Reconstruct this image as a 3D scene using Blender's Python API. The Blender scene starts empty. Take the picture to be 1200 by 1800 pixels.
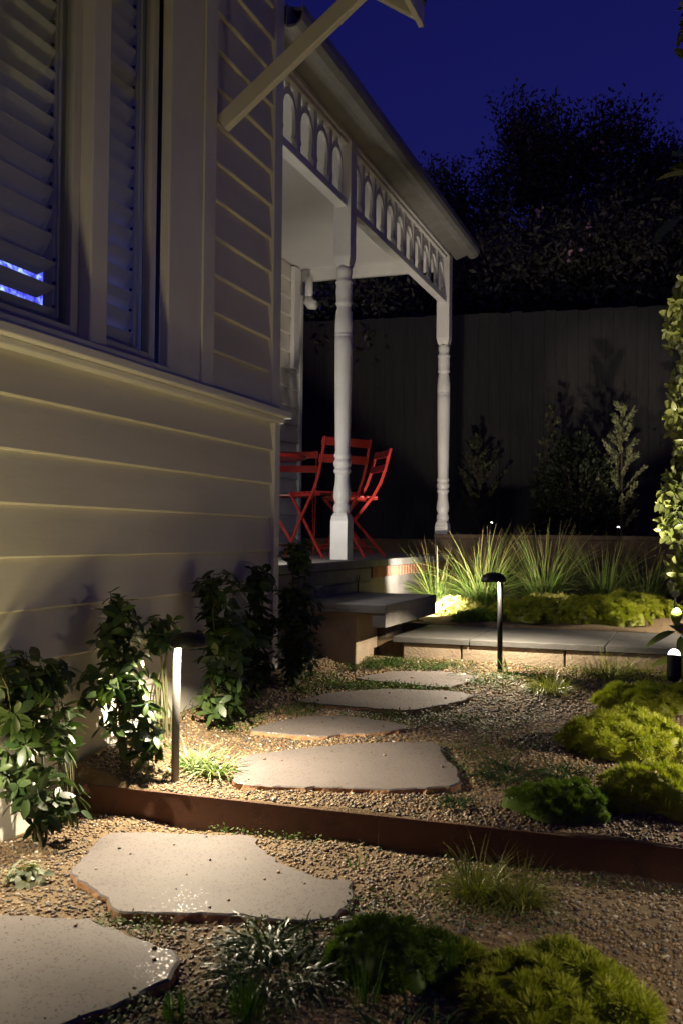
import bpy, bmesh, math, random
import numpy as np
from mathutils import Vector, Matrix
R = math.radians
random.seed(7); rng = np.random.default_rng(7)
sc = bpy.context.scene
COL = sc.collection

# ------------------------------------------------------------------ camera
EYE = 0.86
cam_d = bpy.data.cameras.new('camera'); cam = bpy.data.objects.new('camera', cam_d); COL.objects.link(cam)
cam.location = (0, 0, EYE)
cam.rotation_euler = (Matrix.Rotation(R(19.4), 3, 'Z') @ Matrix.Rotation(R(91.41), 3, 'X') @ Matrix.Rotation(R(.6), 3, 'Z')).to_euler()
cam_d.sensor_fit = 'HORIZONTAL'; cam_d.sensor_width = 24; cam_d.lens = 35.0
cam_d.clip_start = .05; cam_d.clip_end = 3000
cam_d.dof.use_dof = True; cam_d.dof.focus_distance = 4.6; cam_d.dof.aperture_fstop = 7.0
sc.camera = cam

# ------------------------------------------------------------------ sky (dusk; the sun is below the horizon)
w = bpy.data.worlds.new('World'); sc.world = w; w.use_nodes = True
nt = w.node_tree; nt.nodes.clear()
sky = nt.nodes.new('ShaderNodeTexSky'); sky.sky_type = 'NISHITA'; sky.sun_disc = False
sky.sun_elevation = R(.4); sky.sun_rotation = R(200); sky.ozone_density = 4; sky.air_density = 1.0; sky.dust_density = .3
tint = nt.nodes.new('ShaderNodeMix'); tint.data_type = 'RGBA'; tint.blend_type = 'MULTIPLY'; tint.inputs[0].default_value = 1
tint.inputs[7].default_value = (.76, .25, 1.0, 1)
bg = nt.nodes.new('ShaderNodeBackground'); bg.inputs['Strength'].default_value = .135
wo = nt.nodes.new('ShaderNodeOutputWorld')
nt.links.new(sky.outputs[0], tint.inputs[6]); nt.links.new(tint.outputs[2], bg.inputs[0]); nt.links.new(bg.outputs[0], wo.inputs[0])

# ------------------------------------------------------------------ exposure and render settings
sc.view_settings.view_transform = 'Standard'; sc.view_settings.look = 'None'
sc.view_settings.exposure = 0.0; sc.view_settings.gamma = 1.0; sc.view_settings.use_curve_mapping = False
cy = sc.cycles
cy.use_denoising = True
cy.max_bounces = 8; cy.diffuse_bounces = 5; cy.glossy_bounces = 3; cy.transmission_bounces = 4; cy.transparent_max_bounces = 8
cy.sample_clamp_indirect = 4.0; cy.caustics_reflective = False; cy.caustics_refractive = False
cy.use_light_tree = True

# lamp powers (real fixtures are built further down)
WARM = (1.0, .84, .60); NEUTRAL = (1.0, .86, .70); COOL = (1.0, .94, .86)

# ------------------------------------------------------------------ materials
def newmat(name):
    m = bpy.data.materials.new(name); m.use_nodes = True
    t = m.node_tree; b = t.nodes['Principled BSDF']
    return m, t, b
def N(t, kind, **k):
    n = t.nodes.new(kind)
    for a, v in k.items():
        if a in n.inputs.keys(): n.inputs[a].default_value = v
        else: setattr(n, a, v)
    return n
def ramp(t, fac, stops):
    r = t.nodes.new('ShaderNodeValToRGB'); e = r.color_ramp.elements
    while len(e) > 1: e.remove(e[-1])
    e[0].position = stops[0][0]; e[0].color = (*stops[0][1], 1)
    for p, c in stops[1:]:
        x = e.new(p); x.color = (*c, 1)
    t.links.new(fac, r.inputs[0]); return r
def coords(t, mode='Object', scale=(1, 1, 1)):
    c = t.nodes.new('ShaderNodeTexCoord'); mp = t.nodes.new('ShaderNodeMapping'); mp.inputs['Scale'].default_value = scale
    t.links.new(c.outputs[mode], mp.inputs[0]); return mp.outputs[0]
def world_coords(t, scale=(1, 1, 1)):
    c = t.nodes.new('ShaderNodeNewGeometry'); mp = t.nodes.new('ShaderNodeMapping'); mp.inputs['Scale'].default_value = scale
    t.links.new(c.outputs['Position'], mp.inputs[0]); return mp.outputs[0]
def noisemat(name, c1, c2, scale=8, rough=.6, bump=.2, bscale=60, detail=6, spec=.5, stretch=(1, 1, 1), c3=None, bdist=.01):
    m, t, b = newmat(name)
    v = world_coords(t, stretch)
    n = N(t, 'ShaderNodeTexNoise', Scale=scale, Detail=detail, Roughness=.65); t.links.new(v, n.inputs['Vector'])
    st = [(.3, c1), (.7, c2)] if c3 is None else [(.25, c1), (.5, c2), (.75, c3)]
    r = ramp(t, n.outputs['Fac'], st); t.links.new(r.outputs[0], b.inputs['Base Color'])
    b.inputs['Roughness'].default_value = rough; b.inputs['Specular IOR Level'].default_value = spec
    if bump:
        n2 = N(t, 'ShaderNodeTexNoise', Scale=bscale, Detail=5); t.links.new(v, n2.inputs['Vector'])
        bp = N(t, 'ShaderNodeBump', Strength=bump, Distance=bdist); t.links.new(n2.outputs['Fac'], bp.inputs['Height'])
        t.links.new(bp.outputs[0], b.inputs['Normal'])
    return m
M = {}
M['paint'] = noisemat('white_paint', (.58, .555, .47), (.71, .69, .62), 2.2, .5, .07, 38, stretch=(1, .3, 1.6), detail=9)
M['paint_trim'] = noisemat('white_trim_paint', (.66, .65, .63), (.76, .75, .73), 5, .38, .06, 30)
M['paint_sash'] = noisemat('sash_paint', (.56, .55, .53), (.64, .63, .61), 5, .4, .05, 30)
M['louvre'] = noisemat('louvre_paint', (.74, .72, .70), (.80, .78, .76), 4, .4, .05, 30)
M['ceiling'] = noisemat('ceiling_paint', (.64, .635, .62), (.68, .675, .66), 3, .6, .05, 30)
M['roof'] = noisemat('roof_metal', (.18, .18, .19), (.25, .25, .26), 3, .5, .1, 20)
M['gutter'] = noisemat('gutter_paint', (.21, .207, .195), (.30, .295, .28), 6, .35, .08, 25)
M['concrete'] = noisemat('concrete', (.13, .125, .118), (.22, .21, .195), 7, .8, .35, 120)
M['paver'] = noisemat('paver_stone', (.085, .083, .082), (.13, .127, .122), 9, .6, .3, 160)
M['block'] = noisemat('sandstone_block', (.29, .225, .16), (.42, .335, .245), 9, .85, .5, 90)
M['corten'] = noisemat('rusted_steel', (.045, .018, .010), (.095, .036, .018), 12, .75, .35, 140, c3=(.065, .028, .015))
M['black'] = noisemat('black_powder_coat', (.006, .006, .0065), (.012, .012, .013), 20, .5, .1, 200, spec=.25)
M['bronze'] = noisemat('dark_grey_metal', (.07, .068, .065), (.11, .105, .10), 20, .42, .08, 200)
M['red'] = noisemat('red_enamel', (.26, .015, .013), (.37, .026, .02), 14, .32, .05, 60)
M['soil'] = noisemat('soil_grit', (.060, .038, .020), (.22, .155, .085), 55, .95, .9, 220, c3=(.13, .085, .045), bdist=.008)
M['fence'] = noisemat('weathered_timber', (.026, .025, .024), (.046, .044, .042), 6, .85, .3, 40, stretch=(5, 5, .5))
M['brick'] = noisemat('brick', (.24, .10, .06), (.36, .17, .11), 20, .85, .4, 120)
M['soil_render'] = noisemat('brown_render', (.06, .04, .027), (.11, .075, .05), 10, .9, .4, 90)
M['bark'] = noisemat('bark', (.045, .032, .02), (.10, .075, .05), 20, .9, .6, 80)
M['stem'] = noisemat('green_stem', (.06, .075, .025), (.11, .10, .045), 20, .7, .2, 80)
M['dark_room'] = noisemat('room_paint', (.25, .23, .22), (.3, .28, .26), 3, .8, 0)
M['plastic'] = noisemat('white_plastic', (.6, .6, .58), (.68, .68, .66), 6, .4, .03, 30)

def leafmat(name, c1, c2, rough=.3, trans=.25, spec=.5, attr=None):
    m, t, b = newmat(name)
    if attr:
        a = N(t, 'ShaderNodeAttribute', attribute_name=attr); colr = a.outputs['Color']
    else:
        oi = t.nodes.new('ShaderNodeObjectInfo'); r = ramp(t, oi.outputs['Random'], [(0, c1), (1, c2)]); colr = r.outputs[0]
    t.links.new(colr, b.inputs['Base Color']); b.inputs['Roughness'].default_value = rough
    b.inputs['Specular IOR Level'].default_value = spec
    tr = t.nodes.new('ShaderNodeBsdfTranslucent'); mx = t.nodes.new('ShaderNodeMixShader'); mx.inputs[0].default_value = trans
    g = N(t, 'ShaderNodeMix', data_type='RGBA', blend_type='MULTIPLY'); g.inputs[0].default_value = 1
    g.inputs[7].default_value = (1.3, 1.5, .5, 1); t.links.new(colr, g.inputs[6]); t.links.new(g.outputs[2], tr.inputs[0])
    o = t.nodes['Material Output']
    t.links.new(b.outputs[0], mx.inputs[1]); t.links.new(tr.outputs[0], mx.inputs[2]); t.links.new(mx.outputs[0], o.inputs[0])
    return m
M['shrub_leaf'] = leafmat('glossy_shrub_leaf', (.020, .044, .012), (.060, .098, .025), .40, .18)
M['climber_leaf'] = leafmat('climber_leaf', (.075, .105, .018), (.21, .235, .06), .32, .22)
M['branch_leaf'] = leafmat('branch_leaf', (.05, .10, .02), (.08, .14, .03), .4, .3)
M['variegated_leaf'] = leafmat('variegated_leaf', (.16, .20, .13), (.36, .38, .28), .35, .2)
M['plant'] = leafmat('plant_foliage', None, None, .5, .25, .35, attr='col')
M['grassy'] = leafmat('grass_blade', None, None, .38, .25, .45, attr='col')
M['tree_leaf'] = leafmat('tree_leaf', None, None, .6, .15, .3, attr='col')

def attrmat(name, rough=.7, bump=.3, bscale=300):
    m, t, b = newmat(name)
    a = N(t, 'ShaderNodeAttribute', attribute_name='col')
    n = N(t, 'ShaderNodeTexNoise', Scale=bscale, Detail=3); t.links.new(world_coords(t), n.inputs['Vector'])
    mx = N(t, 'ShaderNodeMix', data_type='RGBA', blend_type='OVERLAY'); mx.inputs[0].default_value = .5
    t.links.new(a.outputs['Color'], mx.inputs[6]); t.links.new(n.outputs['Fac'], mx.inputs[7])
    t.links.new(mx.outputs[2], b.inputs['Base Color']); b.inputs['Roughness'].default_value = rough
    return m
M['pebble'] = attrmat('gravel_pebble', .55)

# flagstone top: sawn granite-like stone with dark pits and a scatter of mirror-like mineral flakes
m, t, b = newmat('flagstone_top'); v = world_coords(t)
n1 = N(t, 'ShaderNodeTexNoise', Scale=3.2, Detail=12, Roughness=.72); t.links.new(v, n1.inputs['Vector'])
r1 = ramp(t, n1.outputs['Fac'], [(.2, (.10, .085, .079)), (.42, (.142, .123, .117)), (.6, (.160, .139, .132)), (.85, (.195, .172, .163))])
vo = N(t, 'ShaderNodeTexVoronoi', Scale=75); t.links.new(v, vo.inputs['Vector'])
sep = t.nodes.new('ShaderNodeSeparateColor'); t.links.new(vo.outputs['Color'], sep.inputs[0])
pit_a = N(t, 'ShaderNodeMath', operation='GREATER_THAN'); pit_a.inputs[1].default_value = .98; t.links.new(sep.outputs[0], pit_a.inputs[0])
pit_b = N(t, 'ShaderNodeMath', operation='LESS_THAN'); pit_b.inputs[1].default_value = .28; t.links.new(vo.outputs['Distance'], pit_b.inputs[0])
pit = N(t, 'ShaderNodeMath', operation='MULTIPLY'); t.links.new(pit_a.outputs[0], pit.inputs[0]); t.links.new(pit_b.outputs[0], pit.inputs[1])
mx = N(t, 'ShaderNodeMix', data_type='RGBA'); t.links.new(pit.outputs[0], mx.inputs[0]); t.links.new(r1.outputs[0], mx.inputs[6]); mx.inputs[7].default_value = (.07, .055, .045, 1)
t.links.new(mx.outputs[2], b.inputs['Base Color'])
vf = N(t, 'ShaderNodeTexVoronoi', Scale=240); t.links.new(v, vf.inputs['Vector'])
sf = t.nodes.new('ShaderNodeSeparateColor'); t.links.new(vf.outputs['Color'], sf.inputs[0])
fl = N(t, 'ShaderNodeMath', operation='GREATER_THAN'); fl.inputs[1].default_value = .93; t.links.new(sf.outputs[1], fl.inputs[0])
ro = N(t, 'ShaderNodeMapRange'); t.links.new(fl.outputs[0], ro.inputs[0]); ro.inputs[3].default_value = .72; ro.inputs[4].default_value = .22
t.links.new(ro.outputs[0], b.inputs['Roughness']); b.inputs['Specular IOR Level'].default_value = .35
bp1 = N(t, 'ShaderNodeBump', Strength=.22, Distance=.004)
n2 = N(t, 'ShaderNodeTexNoise', Scale=120, Detail=4); t.links.new(v, n2.inputs['Vector']); t.links.new(n2.outputs['Fac'], bp1.inputs['Height'])
bp2 = N(t, 'ShaderNodeBump', Strength=.6, Distance=.004, invert=True); t.links.new(pit.outputs[0], bp2.inputs['Height']); t.links.new(bp1.outputs[0], bp2.inputs['Normal'])
t.links.new(bp2.outputs[0], b.inputs['Normal'])
M['stone_top'] = m
M['stone_side'] = noisemat('flagstone_edge', (.20, .09, .04), (.36, .20, .10), 22, .8, .8, 60, c3=(.28, .17, .10))

# window glass: clear with a fresnel reflection
m = bpy.data.materials.new('window_glass'); m.use_nodes = True; t = m.node_tree; t.nodes.clear()
lw = N(t, 'ShaderNodeLayerWeight', Blend=.05); tp = t.nodes.new('ShaderNodeBsdfTransparent'); tp.inputs[0].default_value = (.9, .92, .92, 1)
gl = N(t, 'ShaderNodeBsdfGlossy', Roughness=.02); ms = t.nodes.new('ShaderNodeMixShader'); o = t.nodes.new('ShaderNodeOutputMaterial')
t.links.new(lw.outputs['Facing'], ms.inputs[0]); t.links.new(tp.outputs[0], ms.inputs[1]); t.links.new(gl.outputs[0], ms.inputs[2]); t.links.new(ms.outputs[0], o.inputs[0])
M['glass'] = m
def emis(name, col, s):
    m = bpy.data.materials.new(name); m.use_nodes = True; t = m.node_tree; t.nodes.clear()
    e = t.nodes.new('ShaderNodeEmission'); e.inputs[0].default_value = (*col, 1); e.inputs[1].default_value = s
    o = t.nodes.new('ShaderNodeOutputMaterial'); t.links.new(e.outputs[0], o.inputs[0]); return m
M['lens'] = emis('lit_lens', (1, .93, .86), 6.0)
# television picture
m = bpy.data.materials.new('television_picture'); m.use_nodes = True; t = m.node_tree; t.nodes.clear()
e = t.nodes.new('ShaderNodeEmission'); e.inputs[1].default_value = 1.9
n = N(t, 'ShaderNodeTexNoise', Scale=30, Detail=5); t.links.new(world_coords(t), n.inputs['Vector'])
r = ramp(t, n.outputs['Fac'], [(.35, (.03, .02, .35)), (.5, (.10, .12, .9)), (.62, (.35, .5, 1)), (.72, (.8, .9, 1))])
o = t.nodes.new('ShaderNodeOutputMaterial'); t.links.new(r.outputs[0], e.inputs[0]); t.links.new(e.outputs[0], o.inputs[0]); M['tv'] = m

# ------------------------------------------------------------------ mesh helpers
def link(name, me, mat=None, parent=None, smooth=False):
    o = bpy.data.objects.new(name, me); COL.objects.link(o)
    if mat is not None and not me.materials:
        for x in (mat if isinstance(mat, (list, tuple)) else [mat]): me.materials.append(M[x] if isinstance(x, str) else x)
    if smooth: me.polygons.foreach_set('use_smooth', [True] * len(me.polygons))
    if parent is not None: o.parent = parent
    return o
def tag(o, label=None, cat=None, group=None, kind=None):
    if label: o['label'] = label
    if cat: o['category'] = cat
    if group: o['group'] = group
    if kind: o['kind'] = kind
    return o
def thing(name, label, cat, loc=(0, 0, 0), rz=0, group=None):
    o = bpy.data.objects.new(name, None); COL.objects.link(o); o.location = loc; o.rotation_euler = (0, 0, rz)
    o.empty_display_size = .1
    return tag(o, label, cat, group)
class MB:
    def __init__(s): s.v = []; s.f = []; s.mi = []; s.m = 0
    def add(s, vs, fs):
        k = len(s.v); s.v += [tuple(p) for p in vs]; s.f += [tuple(i + k for i in f) for f in fs]; s.mi += [s.m] * len(fs); return s
    def box(s, x0, x1, y0, y1, z0, z1):
        return s.add([(x0,y0,z0),(x1,y0,z0),(x1,y1,z0),(x0,y1,z0),(x0,y0,z1),(x1,y0,z1),(x1,y1,z1),(x0,y1,z1)],
                     [(0,3,2,1),(4,5,6,7),(0,1,5,4),(1,2,6,5),(2,3,7,6),(3,0,4,7)])
    def sweep(s, rings, cap=True):                      # rings: lists of equally many points
        n = len(rings[0]); vs = [p for r in rings for p in r]; fs = []
        for i in range(len(rings) - 1):
            for j in range(n):
                a = i*n + j; b2 = i*n + (j+1) % n; fs.append((a, b2, b2 + n, a + n))
        if cap: fs += [tuple(range(n))[::-1], tuple(range((len(rings)-1)*n, len(rings)*n))]
        return s.add(vs, fs)
    def tube(s, pts, r, n=8, cap=True):
        rings = []; P = [Vector(p) for p in pts]
        for i, p in enumerate(P):
            d = (P[min(i+1, len(P)-1)] - P[max(i-1, 0)]).normalized()
            u = d.orthogonal().normalized() if i == 0 else (u - d * u.dot(d)).normalized()
            vv = d.cross(u); rr = r[i] if isinstance(r, (list, tuple)) else r
            rings.append([p + (u*math.cos(a) + vv*math.sin(a))*rr for a in (2*math.pi*k/n for k in range(n))])
        return s.sweep(rings, cap)
    def bar(s, pts, w, h, side=(1, 0, 0)):              # flat bar, w along side, h across
        rings = []; P = [Vector(p) for p in pts]; sd = Vector(side).normalized()
        for i, p in enumerate(P):
            d = (P[min(i+1, len(P)-1)] - P[max(i-1, 0)]).normalized(); n2 = d.cross(sd).normalized()
            rings.append([p + sd*w/2 + n2*h/2, p - sd*w/2 + n2*h/2, p - sd*w/2 - n2*h/2, p + sd*w/2 - n2*h/2])
        return s.sweep(rings)
    def lathe(s, prof, n=28, c=(0, 0, 0), cap=True):
        return s.sweep([[(c[0] + r*math.cos(2*math.pi*k/n), c[1] + r*math.sin(2*math.pi*k/n), c[2] + z) for k in range(n)] for r, z in prof], cap)
    def obj(s, name, mat, parent=None, smooth=False, bevel=0):
        me = bpy.data.meshes.new(name); me.from_pydata(s.v, [], s.f)
        o = link(name, me, mat, parent, smooth)
        if any(s.mi): me.polygons.foreach_set('material_index', s.mi)
        if bevel:
            b = o.modifiers.new('bevel', 'BEVEL'); b.width = bevel; b.segments = 2; b.limit_method = 'ANGLE'
        me.update(); return o
def npmesh(name, v, f, col=None, mat='plant', parent=None, smooth=False):
    v = np.asarray(v, np.float32).reshape(-1, 3); f = np.asarray(f, np.int32); k = f.shape[1]
    me = bpy.data.meshes.new(name); me.vertices.add(len(v)); me.vertices.foreach_set('co', v.ravel())
    me.loops.add(f.size); me.loops.foreach_set('vertex_index', f.ravel())
    me.polygons.add(len(f)); me.polygons.foreach_set('loop_start', np.arange(0, f.size, k, dtype=np.int32))
    me.update(calc_edges=True)
    if col is not None:
        a = me.color_attributes.new('col', 'FLOAT_COLOR', 'POINT')
        c = np.ones((len(v), 4), np.float32); c[:, :3] = col; a.data.foreach_set('color', c.ravel())
    return link(name, me, mat, parent, smooth)
def light(name, kind, loc, watts, colr, parent=None, target=None, size=.03, cone=None, blend=.5):
    d = bpy.data.lights.new(name, kind); d.energy = watts; d.color = colr
    if kind == 'AREA': d.shape = 'DISK'; d.size = size
    else: d.shadow_soft_size = size
    if kind == 'SPOT': d.spot_size = R(cone); d.spot_blend = blend
    o = bpy.data.objects.new(name, d); COL.objects.link(o)
    if target is not None:
        o.rotation_euler = (Vector(target) - Vector(loc)).to_track_quat('-Z', 'Y').to_euler()
    o.location = loc
    if parent is not None:
        o.location = Vector(loc) - Vector(parent.location); o.parent = parent
    return o

# ------------------------------------------------------------------ ground
def gz(x, y):
    if y < 2.92: return -.085
    if y < 5.41:
        t_ = min(max((-1.72 - x) / .24, 0), 1); return .015 + .075*(y - 2.95) + .06*t_*t_*(3 - 2*t_)
    if y < 6.12: return .265
    if (y > 8.69 and x > -1.95) or y > 9.4: return .84
    return .30 + .02*(y - 5.4)
def lin(a, b2, n): return list(np.linspace(a, b2, n))
xs = [-900, -300, -100, -40, -20, -10, -6, -4, -3, -2.4] + lin(-2.1, .8, 70) + [1, 1.4, 2, 3, 4, 6, 10, 20, 40, 100, 300, 900]
xs = sorted(xs + [-1.951, -1.949])
ys = [-900, -300, -100, -40, -20, -10, -5, -2, 0, .5] + lin(1., 2.91, 45) + [2.919, 2.921] + lin(2.94, 5.40, 60) + [5.409, 5.411] + [5.7, 6.0, 6.119, 6.121] + lin(6.2, 8.6, 22) + [8.689, 8.691, 9, 9.399, 9.401, 10, 11, 13, 16, 20, 30, 50, 100, 300, 900]
gv = []; 
for yy in ys:
    for xx in xs:
        nz = 0
        if -2.2 < xx < .9 and 1 < yy < 5.3: nz = .006*math.sin(xx*7 + yy*3) + .004*math.sin(xx*17 - yy*11)
        if 6.15 < yy < 8.65: nz = .012*math.sin(xx*9 + yy*5)
        gv.append((xx, yy, gz(xx, yy) + nz))
nx = len(xs); gf = [(j*nx+i, j*nx+i+1, (j+1)*nx+i+1, (j+1)*nx+i) for j in range(len(ys)-1) for i in range(nx-1)]
gme = bpy.data.meshes.new('ground'); gme.from_pydata(gv, [], gf)
tag(link('ground', gme, 'soil', smooth=True), 'bare golden brown grit ground of the garden', kind='structure')

# ------------------------------------------------------------------ house
house = thing('house', 'white weatherboard house with louvred window, turned verandah posts and arched frieze', 'house', (-2.6, 3.5, 0))
def hp(o):                                              # child placed in world coordinates under the house
    return o
def hobj(mb, name, mat, parent=None, smooth=False, bevel=0):
    p = parent or house
    off = Vector(house.location)
    mb.v = [tuple(Vector(q) - off) for q in mb.v]
    return mb.obj(name, mat, p, smooth, bevel)
PX = -1.97                                              # outer face of the bay's boards
PITCH = .167
def lap_board_y(y0, y1, z0, zh=PITCH, x=PX, sgn=1):     # a lapped board along Y whose face looks towards sgn*X
    prof = [(x, z0), (x - sgn*.012, z0 - .0), (x - sgn*.034, z0 + .01), (x - sgn*.034, z0 + zh + .018), (x - sgn*.018, z0 + zh + .018)]
    prof = [(x - sgn*.004, z0), (x - sgn*.03, z0), (x - sgn*.03, z0 + zh + .015), (x - sgn*.019, z0 + zh + .015), (x, z0 + .006)]
    return MB().sweep([[(a, yy, b2) for a, b2 in prof] for yy in ((y0, y1) if sgn > 0 else (y1, y0))])
def lap_board_x(x0, x1, z0, zh=PITCH, y=4.60, sgn=1):
    prof = [(y - sgn*.004, z0), (y - sgn*.03, z0), (y - sgn*.03, z0 + zh + .015), (y - sgn*.019, z0 + zh + .015), (y, z0 + .006)]
    return MB().sweep([[(xx, a, b2) for a, b2 in prof] for xx in ((x1, x0) if sgn > 0 else (x0, x1))])
Y0, Y1 = -1.2, 4.56
WY0, WY1 = 1.55, 3.86                                   # window with its architraves
# lower boards, below the belt rail
z = .281
while z < 1.40:
    hobj(lap_board_y(Y0, Y1, z, min(PITCH, 1.43 - z - .015)), 'weatherboard', 'paint'); z += PITCH
hobj(MB().box(PX - .03, PX - .012, Y0, Y1, -.15, .279), 'plinth_board', 'paint', bevel=.003)
# upper boards beside the window
z = 1.50
while z < 3.9:
    hobj(lap_board_y(WY1 + .002, Y1, z), 'weatherboard', 'paint')
    hobj(lap_board_y(Y0, WY0 - .002, z), 'weatherboard', 'paint'); z += PITCH
z = 3.34
hobj(MB().box(PX - .03, PX - .004, WY0, WY1, 3.33, 4.1), 'head_panel', 'paint')
hobj(MB().box(PX - .045, PX + .012, Y1, 4.625, -.12, 1.425), 'corner_board', 'paint_trim', bevel=.004)
hobj(MB().box(PX - .045, PX + .010, Y1 - .04, 4.620, 1.50, 4.1), 'corner_board', 'paint_trim', bevel=.004)
# belt rail: sill with a small mould beneath
bel = hobj(MB().box(PX - .04, PX + .062, Y0, 4.66, 1.452, 1.488), 'belt_rail', 'paint_trim', bevel=.006)
hobj(MB().box(PX - .04, PX + .028, Y0, 4.64, 1.426, 1.4515), 'moulding', 'paint_trim', bel, bevel=.006)
# return wall of the bay, facing the verandah
z = .72
while z < 3.9:
    hobj(lap_board_x(-3.46, PX - .05, z), 'weatherboard', 'paint'); z += PITCH
# framing core so that no light leaks through
core = MB()
core.box(-2.12, -2.005, Y0, WY0, -.15, 4.1); core.box(-2.12, -2.005, WY0, WY1, -.15, 1.5); core.box(-2.12, -2.005, WY0, WY1, 3.33, 4.1)
core.box(-2.12, -2.005, WY1, 4.565, -.15, 4.1); core.box(-3.6, -2.121, 4.45, 4.565, -.15, 4.1)
hobj(core, 'wall_frame', 'dark_room')
hobj(MB().box(-6, -5.9, Y0, 4.45, -.15, 4.1).box(-5.9, -2.121, Y0, Y0 + .1, -.15, 4.1), 'inner_wall', 'dark_room')
hobj(MB().box(-5.89, -2.121, Y0 + .101, 4.449, .5, .6), 'inner_floor', 'dark_room')
# house wall under the verandah
HX = -3.50
z = .72
while z < 3.38:
    hobj(lap_board_y(4.60, 8.70, z, x=HX), 'weatherboard', 'paint'); z += PITCH
hobj(MB().box(-3.70, HX - .031, 4.566, 8.70, -.1, 4.1), 'wall_frame', 'dark_room')
hobj(MB().box(-6.0, -3.701, 8.58, 8.70, -.1, 4.1), 'wall_frame', 'dark_room')
hobj(MB().box(HX - .04, HX + .014, 8.701, 8.76, .71, 4.0), 'corner_board', 'paint_trim', bevel=.004)
hobj(MB().box(HX - .005, HX + .035, 8.48, 8.62, 2.41, 3.36), 'cover_board', 'paint_trim', bevel=.005)
hobj(MB().tube([(HX + .12, 8.62, 3.28), (HX + .12, 8.62, 3.08)], .036, 16).tube([(HX + .12, 8.62, 3.09), (HX + .125, 8.61, 3.05), (HX + .15, 8.60, 3.02), (HX + .20, 8.59, 3.01)], [.037, .05, .05, .042], 16), 'drain_hopper', 'plastic', smooth=True)

# ---- window: two shuttered sashes
win = bpy.data.objects.new('window', None); COL.objects.link(win); win.parent = house
WB, WT = 1.49, 3.33
hobj(MB().box(PX - .03, PX + .014, 3.47, WY1, WB, WT - .001), 'architrave', 'paint_trim', win, bevel=.006)
hobj(MB().box(PX + .0145, PX + .026, 3.74, 3.85, WB + .001, WT - .01), 'architrave_mould', 'paint_trim', win, bevel=.005)
hobj(MB().box(PX - .03, PX + .014, WY0, 1.70, WB, WT - .001), 'architrave', 'paint_trim', win, bevel=.006)
hobj(MB().box(PX - .12, PX + .004, 2.945, 3.05, WB, WT - .001), 'mullion', 'paint_trim', win, bevel=.006)
hobj(MB().box(PX - .12, PX + .004, 2.33, 2.43, WB, WT - .001), 'mullion', 'paint_trim', win, bevel=.006)
hobj(MB().box(PX - .12, PX + .03, 1.70, 3.469, 1.4885, 1.52), 'window_sill', 'paint_trim', win, bevel=.005)
def sash(y0, y1, tv):
    xf = PX - .045                                      # face of the sash
    hobj(MB().box(xf - .035, xf, y0, y0 + .045, 1.52, WT), 'stile', 'paint_sash', win, bevel=.004)
    hobj(MB().box(xf - .035, xf, y1 - .045, y1, 1.52, WT), 'stile', 'paint_sash', win, bevel=.004)
    hobj(MB().box(xf - .035, xf - .001, y0 + .045, y1 - .045, 1.52, 1.575), 'bottom_rail', 'paint_sash', win, bevel=.004)
    hobj(MB().box(xf - .02, xf - .014, y0 + .04, y1 - .04, 1.57, WT), 'pane', 'glass', win)
    # plantation shutter behind the glass
    xs_ = xf - .075
    hobj(MB().box(xs_ - .028, xs_ + .004, y0 + .02, y0 + .055, 1.53, WT), 'shutter_stile', 'paint_trim', win)
    hobj(MB().box(xs_ - .028, xs_ + .012, y1 - .062, y1 - .002, 1.53, WT), 'shutter_stile', 'paint_trim', win)
    hobj(MB().box(xs_ - .028, xs_ + .003, y0 + .055, y1 - .0625, 1.525, 1.57), 'shutter_rail', 'paint_trim', win)
    k = 0; z = 1.612
    while z < WT - .05:
        tilt = R(-21) if (tv and k < 3) else R(-62)
        c_, s_ = math.cos(tilt)*.044, math.sin(tilt)*.044
        nx_, nz_ = -math.sin(tilt)*.005, math.cos(tilt)*.005
        xc = xs_ - .012
        # outer edge low, inner edge high
        prof = [(xc + c_, z - s_), (xc + nx_, z + nz_), (xc - c_, z + s_), (xc - nx_, z - nz_)]
        hobj(MB().sweep([[(a, yy, b2) for a, b2 in prof] for yy in (y0 + .057, y1 - .0635)]), 'louvre', 'louvre', win)
        hobj(MB().box(xc + c_ - .003, xc + c_ + .006, y1 - .085, y1 - .077, z - s_ + .004, z - s_ + .014), 'louvre_pin', 'black', win)
        z += .0805; k += 1
    hobj(MB().box(xs_ + .034, xs_ + .042, y1 - .0765, y1 - .071, 1.60, WT - .02), 'tilt_rod', 'paint_trim', win)
sash(2.43, 2.945, True); sash(3.05, 3.47, False); sash(1.70, 2.33, False)
# television inside the room
tvt = thing('television', 'television screen glowing blue behind the open lower louvres of the window', 'television', (-2.62, 3.48, .6))
MB().box(-.03, 0, -.42, .42, .92, 1.46).obj('screen_case', 'black', tvt)
MB().box(.0005, .004, -.40, .40, .94, 1.44).obj('screen', 'tv', tvt)
MB().box(-.09, .09, -.16, .16, .003, .02).box(-.02, -.001, -.03, .03, .02, .919).obj('stand', 'black', tvt)

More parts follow.
